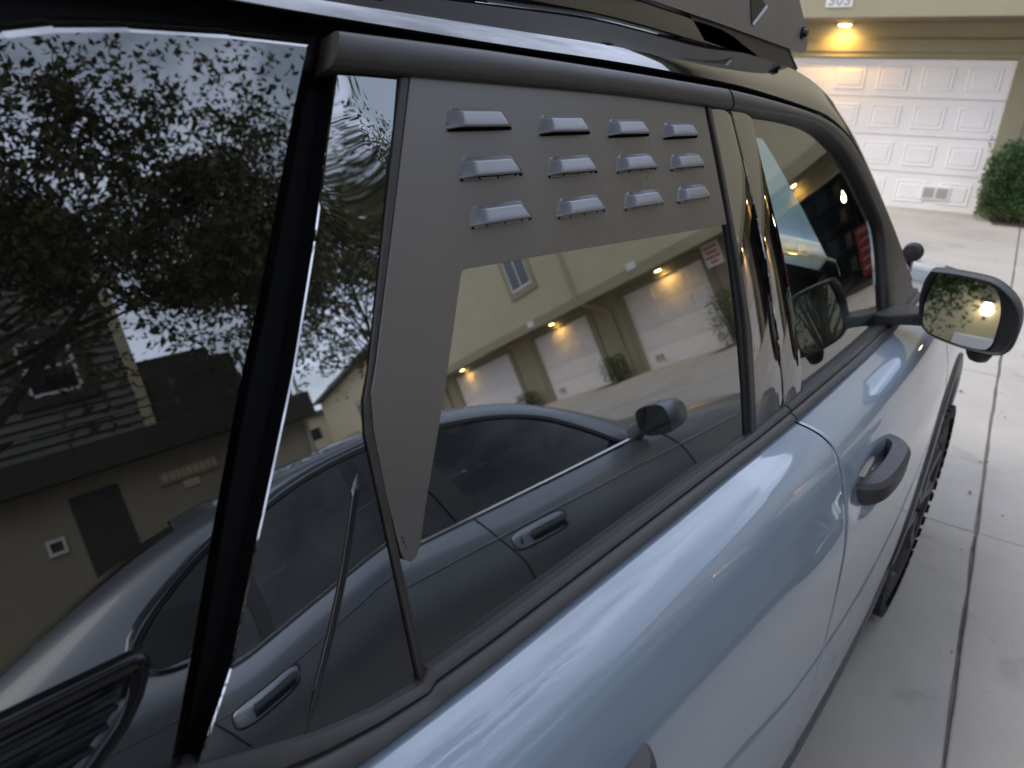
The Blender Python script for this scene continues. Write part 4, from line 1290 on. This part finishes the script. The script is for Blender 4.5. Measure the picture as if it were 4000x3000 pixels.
# front door glass
fg = B2[::-1] + [(a, b + .004) for a, b in FB[1:]] + [(1.735, 1.112)]
fg = [(1.150, 1.112)] + [(a - .006, b) for a, b in B2[::-1][1:]] + [(1.06, 1.568)] + [(a, b + .005) for a, b in FB[2:-1]] + [(1.742, 1.112)]
sp(plate_mb(fg, -.003, -.006, 0, cuts=[1.1 + .03 * i for i in range(24)]), 'window_glass', 'glass_front', front_door, mirror=False, smooth=True, angle=60)
mirror_mb(plate_mb(fg, -.003, -.006, 0, cuts=[1.1 + .05 * i for i in range(14)])).build('window_glass', 'glass_front', suv, origin=SL, smooth=True)
mirror_mb(rw_mb).build('window_glass', 'glass_rear', suv, origin=SL)

# ---- louvred vent panel
vp = [(.4120, 1.5920), (.3640, 1.480), (.3175, 1.3740), (.3070, 1.3531), (.3020, 1.3245), (.3010, 1.27), (.3030, 1.2221), (.3060, 1.2140), (.3110, 1.2105), (.3170, 1.2125), (.3238, 1.2213), (.3402, 1.2560), (.3610, 1.2950), (.3825, 1.3367), (.4040, 1.3810), (.4255, 1.4265), (.4290, 1.4305), (.4340, 1.4312),
      (.55, 1.4290), (.70, 1.4255), (.85, 1.4218), (.9370, 1.4205), (.9205, 1.5136), (.9085, 1.5770), (.80, 1.5840), (.65, 1.5890), (.50, 1.5915)]
vent = sp(plate_mb(vp, .0055, .0012, .0007), 'vent_panel', 'panel')
def louvre(y, z, w, h, row):
    """pressed hood, open at its lower edge; y,z = lower rear corner"""
    mb = MB()
    nu, nt = 40, 14
    D = .0105
    rows = []
    for j in range(nt + 1):
        t = j / nt
        row_ = []
        for i in range(nu + 1):
            u = i / nu
            inset = .010 * (1 - t) ** 1.0
            yy = y + inset * .8 + (w - inset * 1.9) * u
            e = min(u, 1 - u) * w
            edge = smooth01(e / .017) ** .75
            prof = smooth01(t / .30) * .62 + .38 * smooth01(t)
            o = .0052 + D * edge * prof
            zz = z + h * (1 - t) + (-.0 * edge)
            row_.append(gp(yy, zz, o))
        rows.append(row_)
    # rolled lip
    lip = []
    for i in range(nu + 1):
        u = i / nu; e = min(u, 1 - u) * w; edge = smooth01(e / .017) ** .75
        lip.append(gp(y + w * u, z - .0008, .0050 + D * .90 * edge))
    rows.append(lip)
    mb.grid(rows)
    l = sp(mb, 'louvre', 'louvre', vent, smooth=True, angle=70)
    mb = MB()
    mb.add([gp(y + .003, z - .0030, .0062), gp(y + w - .003, z - .0022, .0062), gp(y + w - .003, z + .004, .0062), gp(y + .003, z + .004, .0062)], [(0, 1, 2, 3)])
    o = sp(mb, 'painted_slot', 'slot_shade', vent)  # panel is uncut; dark strip painted for the slot's shade
    if row > 0:
        mb = MB()
        n = 34
        for k in range(n):
            if (k * 7 + row * 3) % 11 in (0,): continue
            a = y + .006 + (w - .014) * k / n
            mb.add([gp(a, z - .0026, .0066), gp(a + .0014, z - .0026, .0066), gp(a + .0014, z - .0008, .0066), gp(a, z - .0008, .0066)], [(0, 1, 2, 3)])
        sp(mb, 'lit_mesh_marks', 'lit_mesh', vent)  # pale marks painted for light showing through the mesh
LV = [[(.4395, 1.5491), (.5628, 1.5437), (.6799, 1.5402), (.7956, 1.5364)], [(.4443, 1.5080), (.5661, 1.5045), (.6868, 1.5024), (.8037, 1.4996)], [(.4473, 1.4672), (.5710, 1.4643), (.6925, 1.4620), (.8100, 1.4608)]]
for r, L in enumerate(LV):
    for (y, z) in L:
        louvre(y - .002, z - .001, .0885, .0172, r)
# tiny stamped mark at the lower tip of the panel
mb = MB()
for k, (a, b) in enumerate(((.3055, 1.2330), (.3060, 1.2295), (.3068, 1.2255))):
    mb.add([gp(a, b, .0058), gp(a + .0022, b - .0004, .0058), gp(a + .0022, b + .0008, .0058), gp(a, b + .0012, .0058)], [(0, 1, 2, 3)])
sp(mb, 'stamped_mark', 'black_mark', vent)

# ---- quarter window
qo = [(.331, 1.6146), (.3253, 1.5975), (.3080, 1.5650), (.2897, 1.5283), (.2660, 1.4800), (.2411, 1.4309), (.2151, 1.3830), (.1787, 1.3100), (.1382, 1.2250), (.1040, 1.1560), (.098, 1.120), (-.70, 1.120), (-.62, 1.40), (-.50, 1.545), (-.25, 1.585), (.0, 1.598), (.0700, 1.6005), (.125, 1.6066), (.1511, 1.6115), (.1931, 1.6150), (.2582, 1.6163)]
quarter = sp(plate_mb(qo, .006, -.02, .011), 'quarter_window', 'glass_quarter', mirror=True)
mb = MB(); mb.grid([[gp(y, z, -.0005) for z in (1.125, 1.3, 1.45, 1.592)] for y in (-.5, -.2, .0, .14)])
# ribbed gloss vent trim standing on the quarter window
vo = [(-.16, 1.2535), (.075, 1.2505), (.0960, 1.2503), (.1030, 1.2480), (.1052, 1.2425), (.1020, 1.2330), (.0950, 1.2215), (.083, 1.2085), (.06, 1.1930), (.03, 1.1760), (-.01, 1.158), (-.16, 1.150)]
bm_outer = vo
def inset_poly(P, d):
    n = len(P); out = []
    for i in range(n):
        a, b, c = Vector(P[i - 1]), Vector(P[i]), Vector(P[(i + 1) % n])
        e1 = (b - a).normalized(); e2 = (c - b).normalized()
        n1 = Vector((e1.y, -e1.x)); n2 = Vector((e2.y, -e2.x))
        m = (n1 + n2).normalized(); k = d / max(.35, m.dot(n1))
        out.append(tuple(b + m * k))
    return out
mb = MB()
rings = [(0.0, .004), (.0008, .0105), (.0032, .0128), (.0058, .0126), (.0120, .0090), (.0135, .0075)]
# the lower right flank is the broad polished one
rows = []
for d, o in rings:
    rows.append([gp(a, b, o) for a, b in inset_poly(vo, d)])
mb.grid(rows, closed=True)
trim_v = sp(mb, 'vent_trim', 'gloss_low', quarter, smooth=True, angle=50)
inn = inset_poly(vo, .0135)
sp(plate_mb(inn, .0075, .004, 0), 'vent_trim_floor', 'gloss_low', quarter)
for k in range(8):
    z0 = 1.2330 - k * .0085
    yr = interp([(1.15, .0), (1.176, .012), (1.193, .042), (1.2085, .064), (1.2215, .078), (1.236, .083)], z0)
    mb = MB()
    ys_ = [-.155 + (yr - -.155) * i / 16 for i in range(17)]
    mb.grid([[gp(y, z0 + dz, .0076 + h) for dz, h in ((-.0026, 0), (-.0014, .0022), (0, .003), (.0014, .0022), (.0026, 0))] for y in ys_])
    sp(mb, 'vent_rib', 'gloss_low', quarter, smooth=True, angle=70)

# ---- roof
RTOP = [(-.60, -1.15, 1.660), (-.60, -.6, 1.672), (-.602, -.2, 1.680), (-.605, .13, 1.682), (-.605, .36, 1.679), (-.605, .50, 1.680), (-.605, .66, 1.680), (-.605, .85, 1.678), (-.60, 1.08, 1.665), (-.595, 1.23, 1.657), (-.585, 1.40, 1.643), (-.565, 1.52, 1.612), (-.54, 1.625, 1.552), (-.525, 1.795, 1.455), (-.515, 2.02, 1.322), (-.505, 2.30, 1.150)]
NR = 110
rb_ = resample([gp(a, b, .002) for a, b in RBOT], NR); rt_ = resample(RTOP, NR)
rows = []
S_ = [(-.10, -.020, -.008), (-.04, -.004, -.004), (0, 0, 0)]
for a, b in zip(rb_, rt_):
    row = [a + Vector((-.022, 0, -.004)), a + Vector((-.003, 0, -.0035)), a]
    for k in range(1, 13):
        t = k / 12
        p = a.lerp(b, t)
        n = Vector((b.z - a.z, 0, -(b.x - a.x)))
        n.normalize()
        p = p + n * (.0095 * ((1 - (1 - t) ** 5) - t))
        row.append(p)
    rows.append(row)
mb = MB(); mb.grid(rows, flip=True)
roof = sp(mb, 'roof', 'gloss_black', mirror=True, smooth=True, angle=50)
# roof skin across, up to the windshield header
hdr = max(i for i, p in enumerate(rt_) if p.y < 1.50)
def cross(i0, i1, crown, bow, name, m, parent=None):
    rows = []
    for p in rt_[i0:i1 + 1]:
        x1 = 2 * xc(p.y) - p.x
        rows.append([(lerp(p.x, x1, t), p.y + bow * (1 - (2 * t - 1) ** 2), p.z + crown * (1 - (2 * t - 1) ** 2)) for t in [k / 16 for k in range(17)]])
    mb = MB(); mb.grid(rows, flip=True); return sp(mb, name, m, parent, smooth=True)
cross(0, hdr, .05, .0, 'roof_skin', 'gloss_black', roof)
cross(hdr, NR - 1, .03, .10, 'windshield', 'glass_shield')
mb = MB()
rows = []
for p in rt_[0:hdr + 1]:
    x1 = 2 * xc(p.y) - p.x
    rows.append([(lerp(p.x - .02, x1 + .02, t), p.y, p.z - .045 + .035 * (1 - (2 * t - 1) ** 2)) for t in [k / 10 for k in range(11)]])
mb.grid(rows); sp(mb, 'headliner', 'interior', roof)
# interior pillar and header trim inside the windshield
def W_(i, t):
    p = rt_[i]; x1 = 2 * xc(p.y) - p.x
    return Vector((lerp(p.x, x1, t), p.y + .10 * (1 - (2 * t - 1) ** 2) - .035, p.z + .03 * (1 - (2 * t - 1) ** 2) - .03))
NW = NR - hdr
fbi = sm([(1.30, 1.5450)] + FB[4:], NW)
mb = MB()
mb.grid([[Vector(gp(fbi[k][0], fbi[k][1] + .012, -.020)), Vector(gp(fbi[k][0], fbi[k][1] + .012, -.020)).lerp(W_(hdr + k, .15), .5) + Vector((-.01, -.02, -.01)), W_(hdr + k, .135), W_(hdr + k, .160)] for k in range(NW)])
sp(mb, 'pillar_lining', 'interior', mirror=True, smooth=True)
mb = MB()
mb.grid([[W_(hdr - 2 + k, t / 12) + Vector((0, -.01, -.008)) for t in range(13)] for k in range(0, 9)])
sp(mb, 'header_lining', 'interior', smooth=True)
# ---- hood, cowl and nose
mb = MB()
rows = []
for i in range(25):
    y = lerp(2.12, 3.22, i / 24)
    x0 = -.347 + dxp(y) ; x1 = 2 * xc(y) - x0
    zc = interp(ZL, y) + .004
    rows.append([(lerp(x0, x1, t), y, zc + (.030 - .012 * i / 24) * (1 - abs(2 * t - 1) ** 3)) for t in [k / 20 for k in range(21)]])
mb.grid(rows, flip=True)
sp(mb, 'hood', 'paint', smooth=True)
mb = MB()
rows = []
for z in (.35, .5, .7, .85, .95, 1.0):
    y = 3.20 - .12 * max(0, .7 - z)
    x0 = -.25 + dxp(y) - (.1 if z > .98 else 0); x1 = 2 * xc(y) - x0
    rows.append([(lerp(x0, x1, t), y + .10 * (1 - (2 * t - 1) ** 4), z) for t in [k / 16 for k in range(17)]])
mb.grid(rows); nose = sp(mb, 'front_bumper', 'plastic', smooth=True)
mb = MB(); mb.box((xc(3.28) - .6, 3.28, .72), (xc(3.28) + .6, 3.325, .93)); sp(mb, 'grille', 'seal', bevel=.01)
for s in (-1, 1):
    mb = MB(); mb.box((xc(3.27) + s * .56 - .12, 3.25, .74), (xc(3.27) + s * .56 + .12, 3.335, .92)); sp(mb, 'headlight', 'lens', bevel=.03, seg=2, smooth=True)
mb = MB()
rows = []
for z in (.4, .7, 1.0, 1.12, 1.35, 1.60, 1.64):
    y = -1.22 + (.0 if z < 1.1 else (z - 1.1) * .15)
    x0 = (-.25 if z < 1.05 else -.36 - TT * (z - 1.12)) + dxp(y); x1 = 2 * xc(y) - x0
    rows.append([(lerp(x0, x1, t), y - .05 * (1 - (2 * t - 1) ** 4), z) for t in [k / 12 for k in range(13)]])
mb.grid(rows, flip=True); sp(mb, 'tailgate', 'paint', smooth=True)
mb = MB(); mb.box((-1.80, -1.1, .30), (-.62, 3.1, .36)); mb.box((-1.90, .15, .36), (-.40, 1.95, .60)); sp(mb, 'underbody', 'shell')
# ---- cabin
mb = MB()
rows = [[(x, y, z) for y, z in ((1.72, .72), (1.70, .93), (1.74, 1.00), (1.85, 1.035), (2.10, 1.06), (2.30, 1.07))] for x in [-1.92 + 1.42 * k / 10 for k in range(11)]]
mb.grid(rows); dash = sp(mb, 'dashboard', 'interior', smooth=True, angle=50)
mb = MB(); mb.box((-1.30, 1.66, .98), (-1.06, 1.70, 1.13)); sp(mb, 'screen', 'pane', dash, bevel=.005)
mb = MB()
c = Vector((-1.58, 1.50, 1.0))
mb.tube([c + Vector((.185 * math.cos(t), .08 * math.sin(t), .17 * math.sin(t))) for t in [2 * math.pi * k / 28 for k in range(29)]], .015, 6, cap=False)
mb.tube([c, c + Vector((0, .22, -.05))], .035, 8); mb.tube([c + Vector((-.18, 0, 0)), c + Vector((.18, 0, 0))], .022, 6)
sp(mb, 'steering_wheel', 'interior', smooth=True)
for x, y in ((-.80, .78), (-1.58, .78), (-.80, -.10), (-1.58, -.10)):
    mb = MB()
    mb.box((x - .25, y - .02, .5), (x + .25, y + .52, .68))
    rows = [[(x + w * a, y - .05 - .22 * t + b, .62 + .58 * t) for a, b in ((-1, .06), (-.8, .11), (0, .08), (.8, .11), (1, .06), (1, -.06), (0, -.08), (-1, -.06))] for t, w in ((0, .25), (.4, .26), (.8, .23), (1, .16))]
    mb.grid(rows, closed=True); k = len(mb.v) - 8; mb.f.append(tuple(range(k, k + 8)))
    s_ = sp(mb, 'seat', 'interior', smooth=True, angle=50)
    mb = MB(); mb.box((x - .13, y - .36, 1.24), (x + .13, y - .26, 1.42)); sp(mb, 'headrest', 'interior', s_, bevel=.03, seg=2, smooth=True)
mb = MB(); mb.box((-1.30, 1.62, 1.44), (-1.07, 1.645, 1.51)); mb.tube([(-1.18, 1.63, 1.50), (-1.18, 1.70, 1.58)], .012, 6); sp(mb, 'rear_view_mirror', 'interior', bevel=.006)

# ---- door handles
def handle(dy, dz, parent):
    # bar path: (y, x, z centre, half height)
    P_ = [(1.186, -.250, .966, .0200), (1.190, -.240, .967, .0210), (1.199, -.2275, .968, .0220), (1.220, -.2180, .972, .0225), (1.262, -.2130, .980, .0225), (1.305, -.2135, .988, .0220), (1.335, -.2190, .993, .0215), (1.350, -.233, .995, .0205), (1.355, -.248, .996, .0200), (1.358, -.275, .996, .019)]
    q = resample([(a, b, c) for a, b, c, h in P_], 40)
    hh = resample([(a, h * 10, 0) for a, b, c, h in P_], 40)
    rows = []
    for i, p in enumerate(q):
        d = (q[min(i + 1, 39)] - q[max(i - 1, 0)]); t = Vector((d.y, d.x, 0)).normalized()      # (x, y)
        nrm = Vector((t.y, -t.x, 0)); h = hh[i].y / 10; th = .0130
        if nrm.x < 0: nrm = -nrm
        cen = Vector((p.y + dxp(p.x + dy) - dxp(1.4) * 0 , p.x + dy, p.z + dz))
        cen.x = p.y + dxp(p.x + dy) * .5
        sec = [(-1.7, -.8), (-1.7, .8), (-1.5, 1), (.45, 1), (1, .62), (1, -.62), (.45, -1), (-1.5, -1)]
        rows.append([cen + nrm * (a * th) + Vector((0, 0, b * h)) for a, b in sec])
    mb = MB(); mb.grid(rows, closed=True)
    mb.f.append(tuple(range(8))[::-1]); k = len(mb.v) - 8; mb.f.append(tuple(range(k, k + 8)))
    sp(mb, 'door_handle', 'handle', parent, smooth=True, angle=40)
handle(0, 0, front_door)
handle(-.870, -.040, rear_door)

# ---- door mirror
MF = [(-.3256, 1.2639), (-.2938, 1.2666), (-.2537, 1.266), (-.2111, 1.2615), (-.1796, 1.2439), (-.1577, 1.2213), (-.1458, 1.1917), (-.1447, 1.1525), (-.1489, 1.1279), (-.1591, 1.1149), (-.1857, 1.1103), (-.2321, 1.1123), (-.2882, 1.1222), (-.3133, 1.1372), (-.3245, 1.1557), (-.3344, 1.2025), (-.3335, 1.2404)]
MG = [(-.3119, 1.2565), (-.2683, 1.2566), (-.2225, 1.2527), (-.2033, 1.2421), (-.19, 1.2173), (-.1827, 1.1894), (-.1807, 1.1499), (-.1822, 1.1291), (-.1932, 1.1176), (-.2396, 1.119), (-.2898, 1.1289), (-.3097, 1.1416), (-.3166, 1.1576), (-.3217, 1.1914), (-.3188, 1.2298)]
def loop(P, n):
    q = resample([(a, b, 0) for a, b in P + [P[0]]], n + 1)[:-1]
    return [(p.x, p.y) for p in q]
mface, mgl = loop(MF, 48), loop(MG, 48)
def add_mirror(fx, tagm):
    me = part_empty('side_mirror', suv)
    mc = Vector((-.248, 1.192))
    rows = []
    for dy, sc, sh in ((.004, .93, 0), (-.001, .97, 0), (.003, 1.0, 0), (.02, 1.02, 0), (.05, 1.0, 0), (.085, .90, 0), (.11, .72, 0), (.122, .45, 0), (.125, .1, 0)):
        rows.append([(fx(lerp(mc.x, x, sc), 1.70), 1.70 + dy, lerp(mc.y, z, sc)) for x, z in mface])
    mb = MB(); mb.grid(rows, closed=True, flip=(tagm == 0))
    sp(mb, 'housing', 'plastic', me, smooth=True, angle=50)
    # inner bezel down to the glass
    rows = [[(fx(lerp(mc.x, x, .935), 1.70), 1.704, lerp(mc.y, z, .935)) for x, z in mface], [(fx(lerp(mc.x, x, 1.01), 1.70), 1.716, lerp(mc.y, z, 1.01)) for x, z in mgl]]
    mb = MB(); mb.grid(rows, closed=True, flip=(tagm == 1)); sp(mb, 'bezel', 'seal', me, smooth=True)
    # the silvered face, aimed down the side of the car
    n = Vector((.087, -.985, .127)).normalized()
    ring = []
    for x, z in mgl:
        y = 1.712 - (n.x * (x - mc.x) + n.z * (z - mc.y)) / n.y
        ring.append((fx(x, 1.70), y, z))
    mb = MB(); mb.add(ring, [tuple(range(48))] if tagm else [tuple(range(48))[::-1]])
    sp(mb, 'mirror_glass', 'mirror', me)
    # arm to the door and the lamp pod below
    rows = []
    for x, z0, z1, y0, y1 in ((-.405, 1.122, 1.158, 1.66, 1.80), (-.37, 1.137, 1.160, 1.67, 1.79), (-.335, 1.140, 1.166, 1.69, 1.79), (-.30, 1.138, 1.172, 1.72, 1.79)):
        rows.append([(fx(x, 1.70), y, z) for y, z in ((y0, z0), (y1, z0), (y1, z1), (y0, z1))])
    mb = MB(); mb.grid(rows, closed=True); sp(mb, 'arm', 'plastic', me, bevel=.004)
    rows = []
    for dz, s in ((.02, 1.0), (0, .95), (-.014, .82), (-.026, .6), (-.030, .3)):
        rows.append([(fx(-.203 + .030 * s * math.cos(a) + .004 * (1 - s), 1.70), 1.745 + .035 * s * math.sin(a), 1.110 + dz) for a in [2 * math.pi * k / 16 for k in range(16)]])
    mb = MB(); mb.grid(rows, closed=True); k = len(mb.v) - 16; mb.f.append(tuple(range(k, k + 16)))
    sp(mb, 'lamp_pod', 'plastic', me, smooth=True)
add_mirror(lambda x, y: x, 0)
add_mirror(lambda x, y: 2 * xc(y) - x, 1)

# ---- pod light at the base of the windshield
pl = part_empty('pod_light', suv)
pc = Vector((-.492, 2.262, 1.200)); PK = .62
mb = MB()
n = 24
ax = Vector((-.10, .99, 0)).normalized(); ux = Vector((.99, .10, 0)); uz = Vector((0, 0, 1))
rows = []
for d, r in ((-.040, .018), (-.038, .030), (-.010, .034), (-.008, .040), (.012, .040), (.014, .044), (.030, .044), (.034, .040)):
    rows.append([pc + ax * d * PK + (ux * math.cos(t) + uz * math.sin(t)) * r * PK for t in [2 * math.pi * k / n for k in range(n)]])
mb.grid(rows, closed=True); mb.f.append(tuple(range(n))[::-1])
sp(mb, 'lamp_body', 'plastic', pl, smooth=True, angle=40)
mb = MB(); mb.add([pc + ax * .033 * PK + (ux * math.cos(t) + uz * math.sin(t)) * .040 * PK for t in [2 * math.pi * k / n for k in range(n)]], [tuple(range(n))]); sp(mb, 'lens', 'lens', pl)
for k in range(4):
    mb = MB(); q = pc + ax * (-.036 + k * .008) * PK
    mb.tube([q - ax * .0012, q + ax * .0012], .037 * PK, 16); sp(mb, 'cooling_fin', 'plastic', pl)
mb = MB(); mb.box((pc.x - .006, pc.y - .015, 1.10), (pc.x + .006, pc.y + .015, pc.z - .022)); mb.box((pc.x - .03, pc.y - .02, 1.10), (pc.x + .03, pc.y + .02, 1.108)); sp(mb, 'bracket', 'plastic', pl, bevel=.002)

# ---- wheels
def suv_wheel(c, xo, sgn, yaw):
    e = part_empty('wheel', suv); e.location = Vector((xo, c, .37)) - SL; e.rotation_euler = (0, 0, yaw)
    n = 72
    prof = [(.02, .225), (.004, .24), (0.0, .275), (.006, .318), (.018, .346), (.034, .358), (.12, .361), (.205, .358), (.222, .346), (.236, .30), (.23, .22)]
    mb = MB()
    mb.grid([[(-sgn * px, pr * math.cos(2 * math.pi * k / n), pr * math.sin(2 * math.pi * k / n)) for k in range(n)] for px, pr in prof], closed=True)
    for k in range(46):
        a = 2 * math.pi * k / 46
        for px, w, da, r0 in ((.012, .030, 0, .352), (.060, .036, .06, .357), (.118, .030, .0, .357), (.170, .036, .06, .357), (.222, .030, 0, .352)):
            da2 = .092 / 2
            vs = []
            for r in (r0 - .008, .3630):
                for s, ww in ((-1, -1), (1, -1), (1, 1), (-1, 1)):
                    an = a + da + s * da2 * (.8 if px != .012 else .7)
                    vs.append((-sgn * (px + ww * w / 2 * (1 if r < .36 else .9)), r * math.cos(an), r * math.sin(an)))
            mb.add(vs, [(4, 5, 6, 7), (0, 1, 5, 4), (1, 2, 6, 5), (2, 3, 7, 6), (3, 0, 4, 7)])
        # shoulder lugs on the side wall
        vs = []
        for r in (.325, .362):
            for s, dep in ((-1, .004), (1, .004), (1, -.009), (-1, -.009)):
                vs.append((-sgn * (dep + (.003 if r < .34 else .010)), r * math.cos(a + s * .045), r * math.sin(a + s * .045)))
        mb.add(vs, [(4, 5, 6, 7), (0, 1, 5, 4), (1, 2, 6, 5), (2, 3, 7, 6), (3, 0, 4, 7)])
    mb.build('tyre', 'rubber', e, smooth=True, angle=30)
    mb = MB()
    mb.grid([[(-sgn * px, pr * math.cos(2 * math.pi * k / 48), pr * math.sin(2 * math.pi * k / 48)) for k in range(48)] for px, pr in [(.012, .236), (.010, .222), (.03, .205), (.12, .20)]], closed=True)
    for k in range(6):
        a = 2 * math.pi * k / 6
        p0 = Vector((-sgn * .03, .04 * math.cos(a), .04 * math.sin(a))); p1 = Vector((-sgn * .022, .212 * math.cos(a), .212 * math.sin(a)))
        mb.tube([p0, p0.lerp(p1, .5), p1], [.034, .024, .028], 6)
    mb.tube([(-sgn * .015, 0, 0), (-sgn * .06, 0, 0)], .05, 18)
    mb.build('rim', 'plastic', e, smooth=True)
for c, xo in ((WF, -.302), (WR, -.255)):
    suv_wheel(c, xo, 1, R_(3.0))
    suv_wheel(c, 2 * xc(c) - xo, -1, R_(3.0))
# ---- roof rack
rk = part_empty('roof_rack', suv)
RX = -.63
plate_o = [(-.75, 1.745), (-.72, 1.722), (-.2, 1.728), (.5, 1.726), (.9775, 1.712), (1.195, 1.700), (1.55, 1.6775), (1.577, 1.682), (1.5745, 1.702), (1.540, 1.735), (1.495, 1.770), (1.42, 1.815), (1.30, 1.85), (-.70, 1.85)]
def flat(P, x0, x1, bev=0):
    mb = MB(); n_ = len(P)
    mb.add([(x1, y, z) for y, z in P] + [(x0, y, z) for y, z in P], [tuple(range(n_)), tuple(range(n_, 2 * n_))[::-1]] + [(i, i + n_, (i + 1) % n_ + n_, (i + 1) % n_) for i in range(n_)])
    return mb
for fx, in (((lambda x, y: x),), ((lambda x, y: 2 * xc(y) - x),)):
    m0 = flat(plate_o[::-1], RX - .004, RX)
    m0.v = [(fx(x, y), y, z) for x, y, z in m0.v]
    sp(m0, 'side_plate', 'rack', rk)
emb = [(1.262, 1.800), (1.285, 1.755), (1.308, 1.709), (1.3545, 1.7425), (1.330, 1.752), (1.325, 1.800)]
sp(flat(emb[::-1], RX, RX + .0015), 'emblem', 'black_mark', rk)
st2 = [(1.3085, 1.7095), (1.3145, 1.7075), (1.3595, 1.7405), (1.3540, 1.7440)]
sp(flat(st2[::-1], RX + .0016, RX + .003), 'emblem_stroke', 'white_mark', rk)
st3 = [(1.290, 1.800), (1.296, 1.768), (1.304, 1.762), (1.309, 1.772), (1.316, 1.800)]
sp(flat(st3[::-1], RX + .0016, RX + .003), 'emblem_stroke', 'vent_grey', rk)
for y, z in ((1.541, 1.713), (1.05, 1.83), (.3, 1.83)):
    mb = MB(); mb.tube([(RX, y, z), (RX + .004, y, z)], .0115, 18); mb.tube([(RX + .004, y, z), (RX + .010, y, z)], [.0085, .0065], 14); sp(mb, 'bolt', 'steel', rk, smooth=True, angle=40)
for y in (-.5, .1, .7, 1.30):
    mb = MB(); mb.box((2 * xc(y) - RX + .004, y - .03, 1.775), (RX - .005, y + .03, 1.80)); sp(mb, 'cross_bar', 'rack', rk, bevel=.004)
for y in (-.35, .45, 1.15):
    for s in (0, 1):
        x = RX - .03 if not s else 2 * xc(y) - RX + .03
        mb = MB(); mb.box((x - .022, y - .07, 1.655), (x + .022, y + .07, 1.735)); sp(mb, 'foot', 'gloss_black', rk, bevel=.008)
for s in (0, 1):
    mb = MB(); rows = []
    for i in range(50):
        y = lerp(-.95, 1.46, i / 49)
        p = min(rt_, key=lambda q: abs(q.y - y))
        hgt = .052 * min(1, (i + .3) / 4, (49.3 - i) / 5)
        x = -.640
        fx = (lambda v: v) if not s else (lambda v: 2 * xc(y) - v)
        rows.append([(fx(x + a), y, p.z + c * hgt - .004) for a, c in ((.004, -.1), (.004, .75), (-.002, 1.0), (-.034, 1.0), (-.040, .8), (-.040, -.1))])
    mb.grid(rows, flip=not s); sp(mb, 'roof_rail', 'gloss_black', roof, smooth=True, angle=40)
# low wind fairing under the front of the rack
mb = MB()
rows = []
for t in [k / 16 for k in range(17)]:
    x = lerp(RX - .004, 2 * xc(1.5) - RX, t)
    b = .06 * (1 - (2 * t - 1) ** 2)
    rows.append([(x, 1.22 + b, 1.705), (x, 1.38 + b, 1.695), (x, 1.495 + b, 1.683 + .5 * b), (x, 1.560 + b, 1.648 + .5 * b)])
mb.grid(rows); sp(mb, 'fairing', 'satin', rk, smooth=True)
mb = MB(); rows = []
mb = flat([(1.10, 1.706), (1.16, 1.672), (1.54, 1.642), (1.562, 1.644), (1.500, 1.686)], RX - .020, RX - .006); sp(mb, 'fairing_end', 'satin', rk)
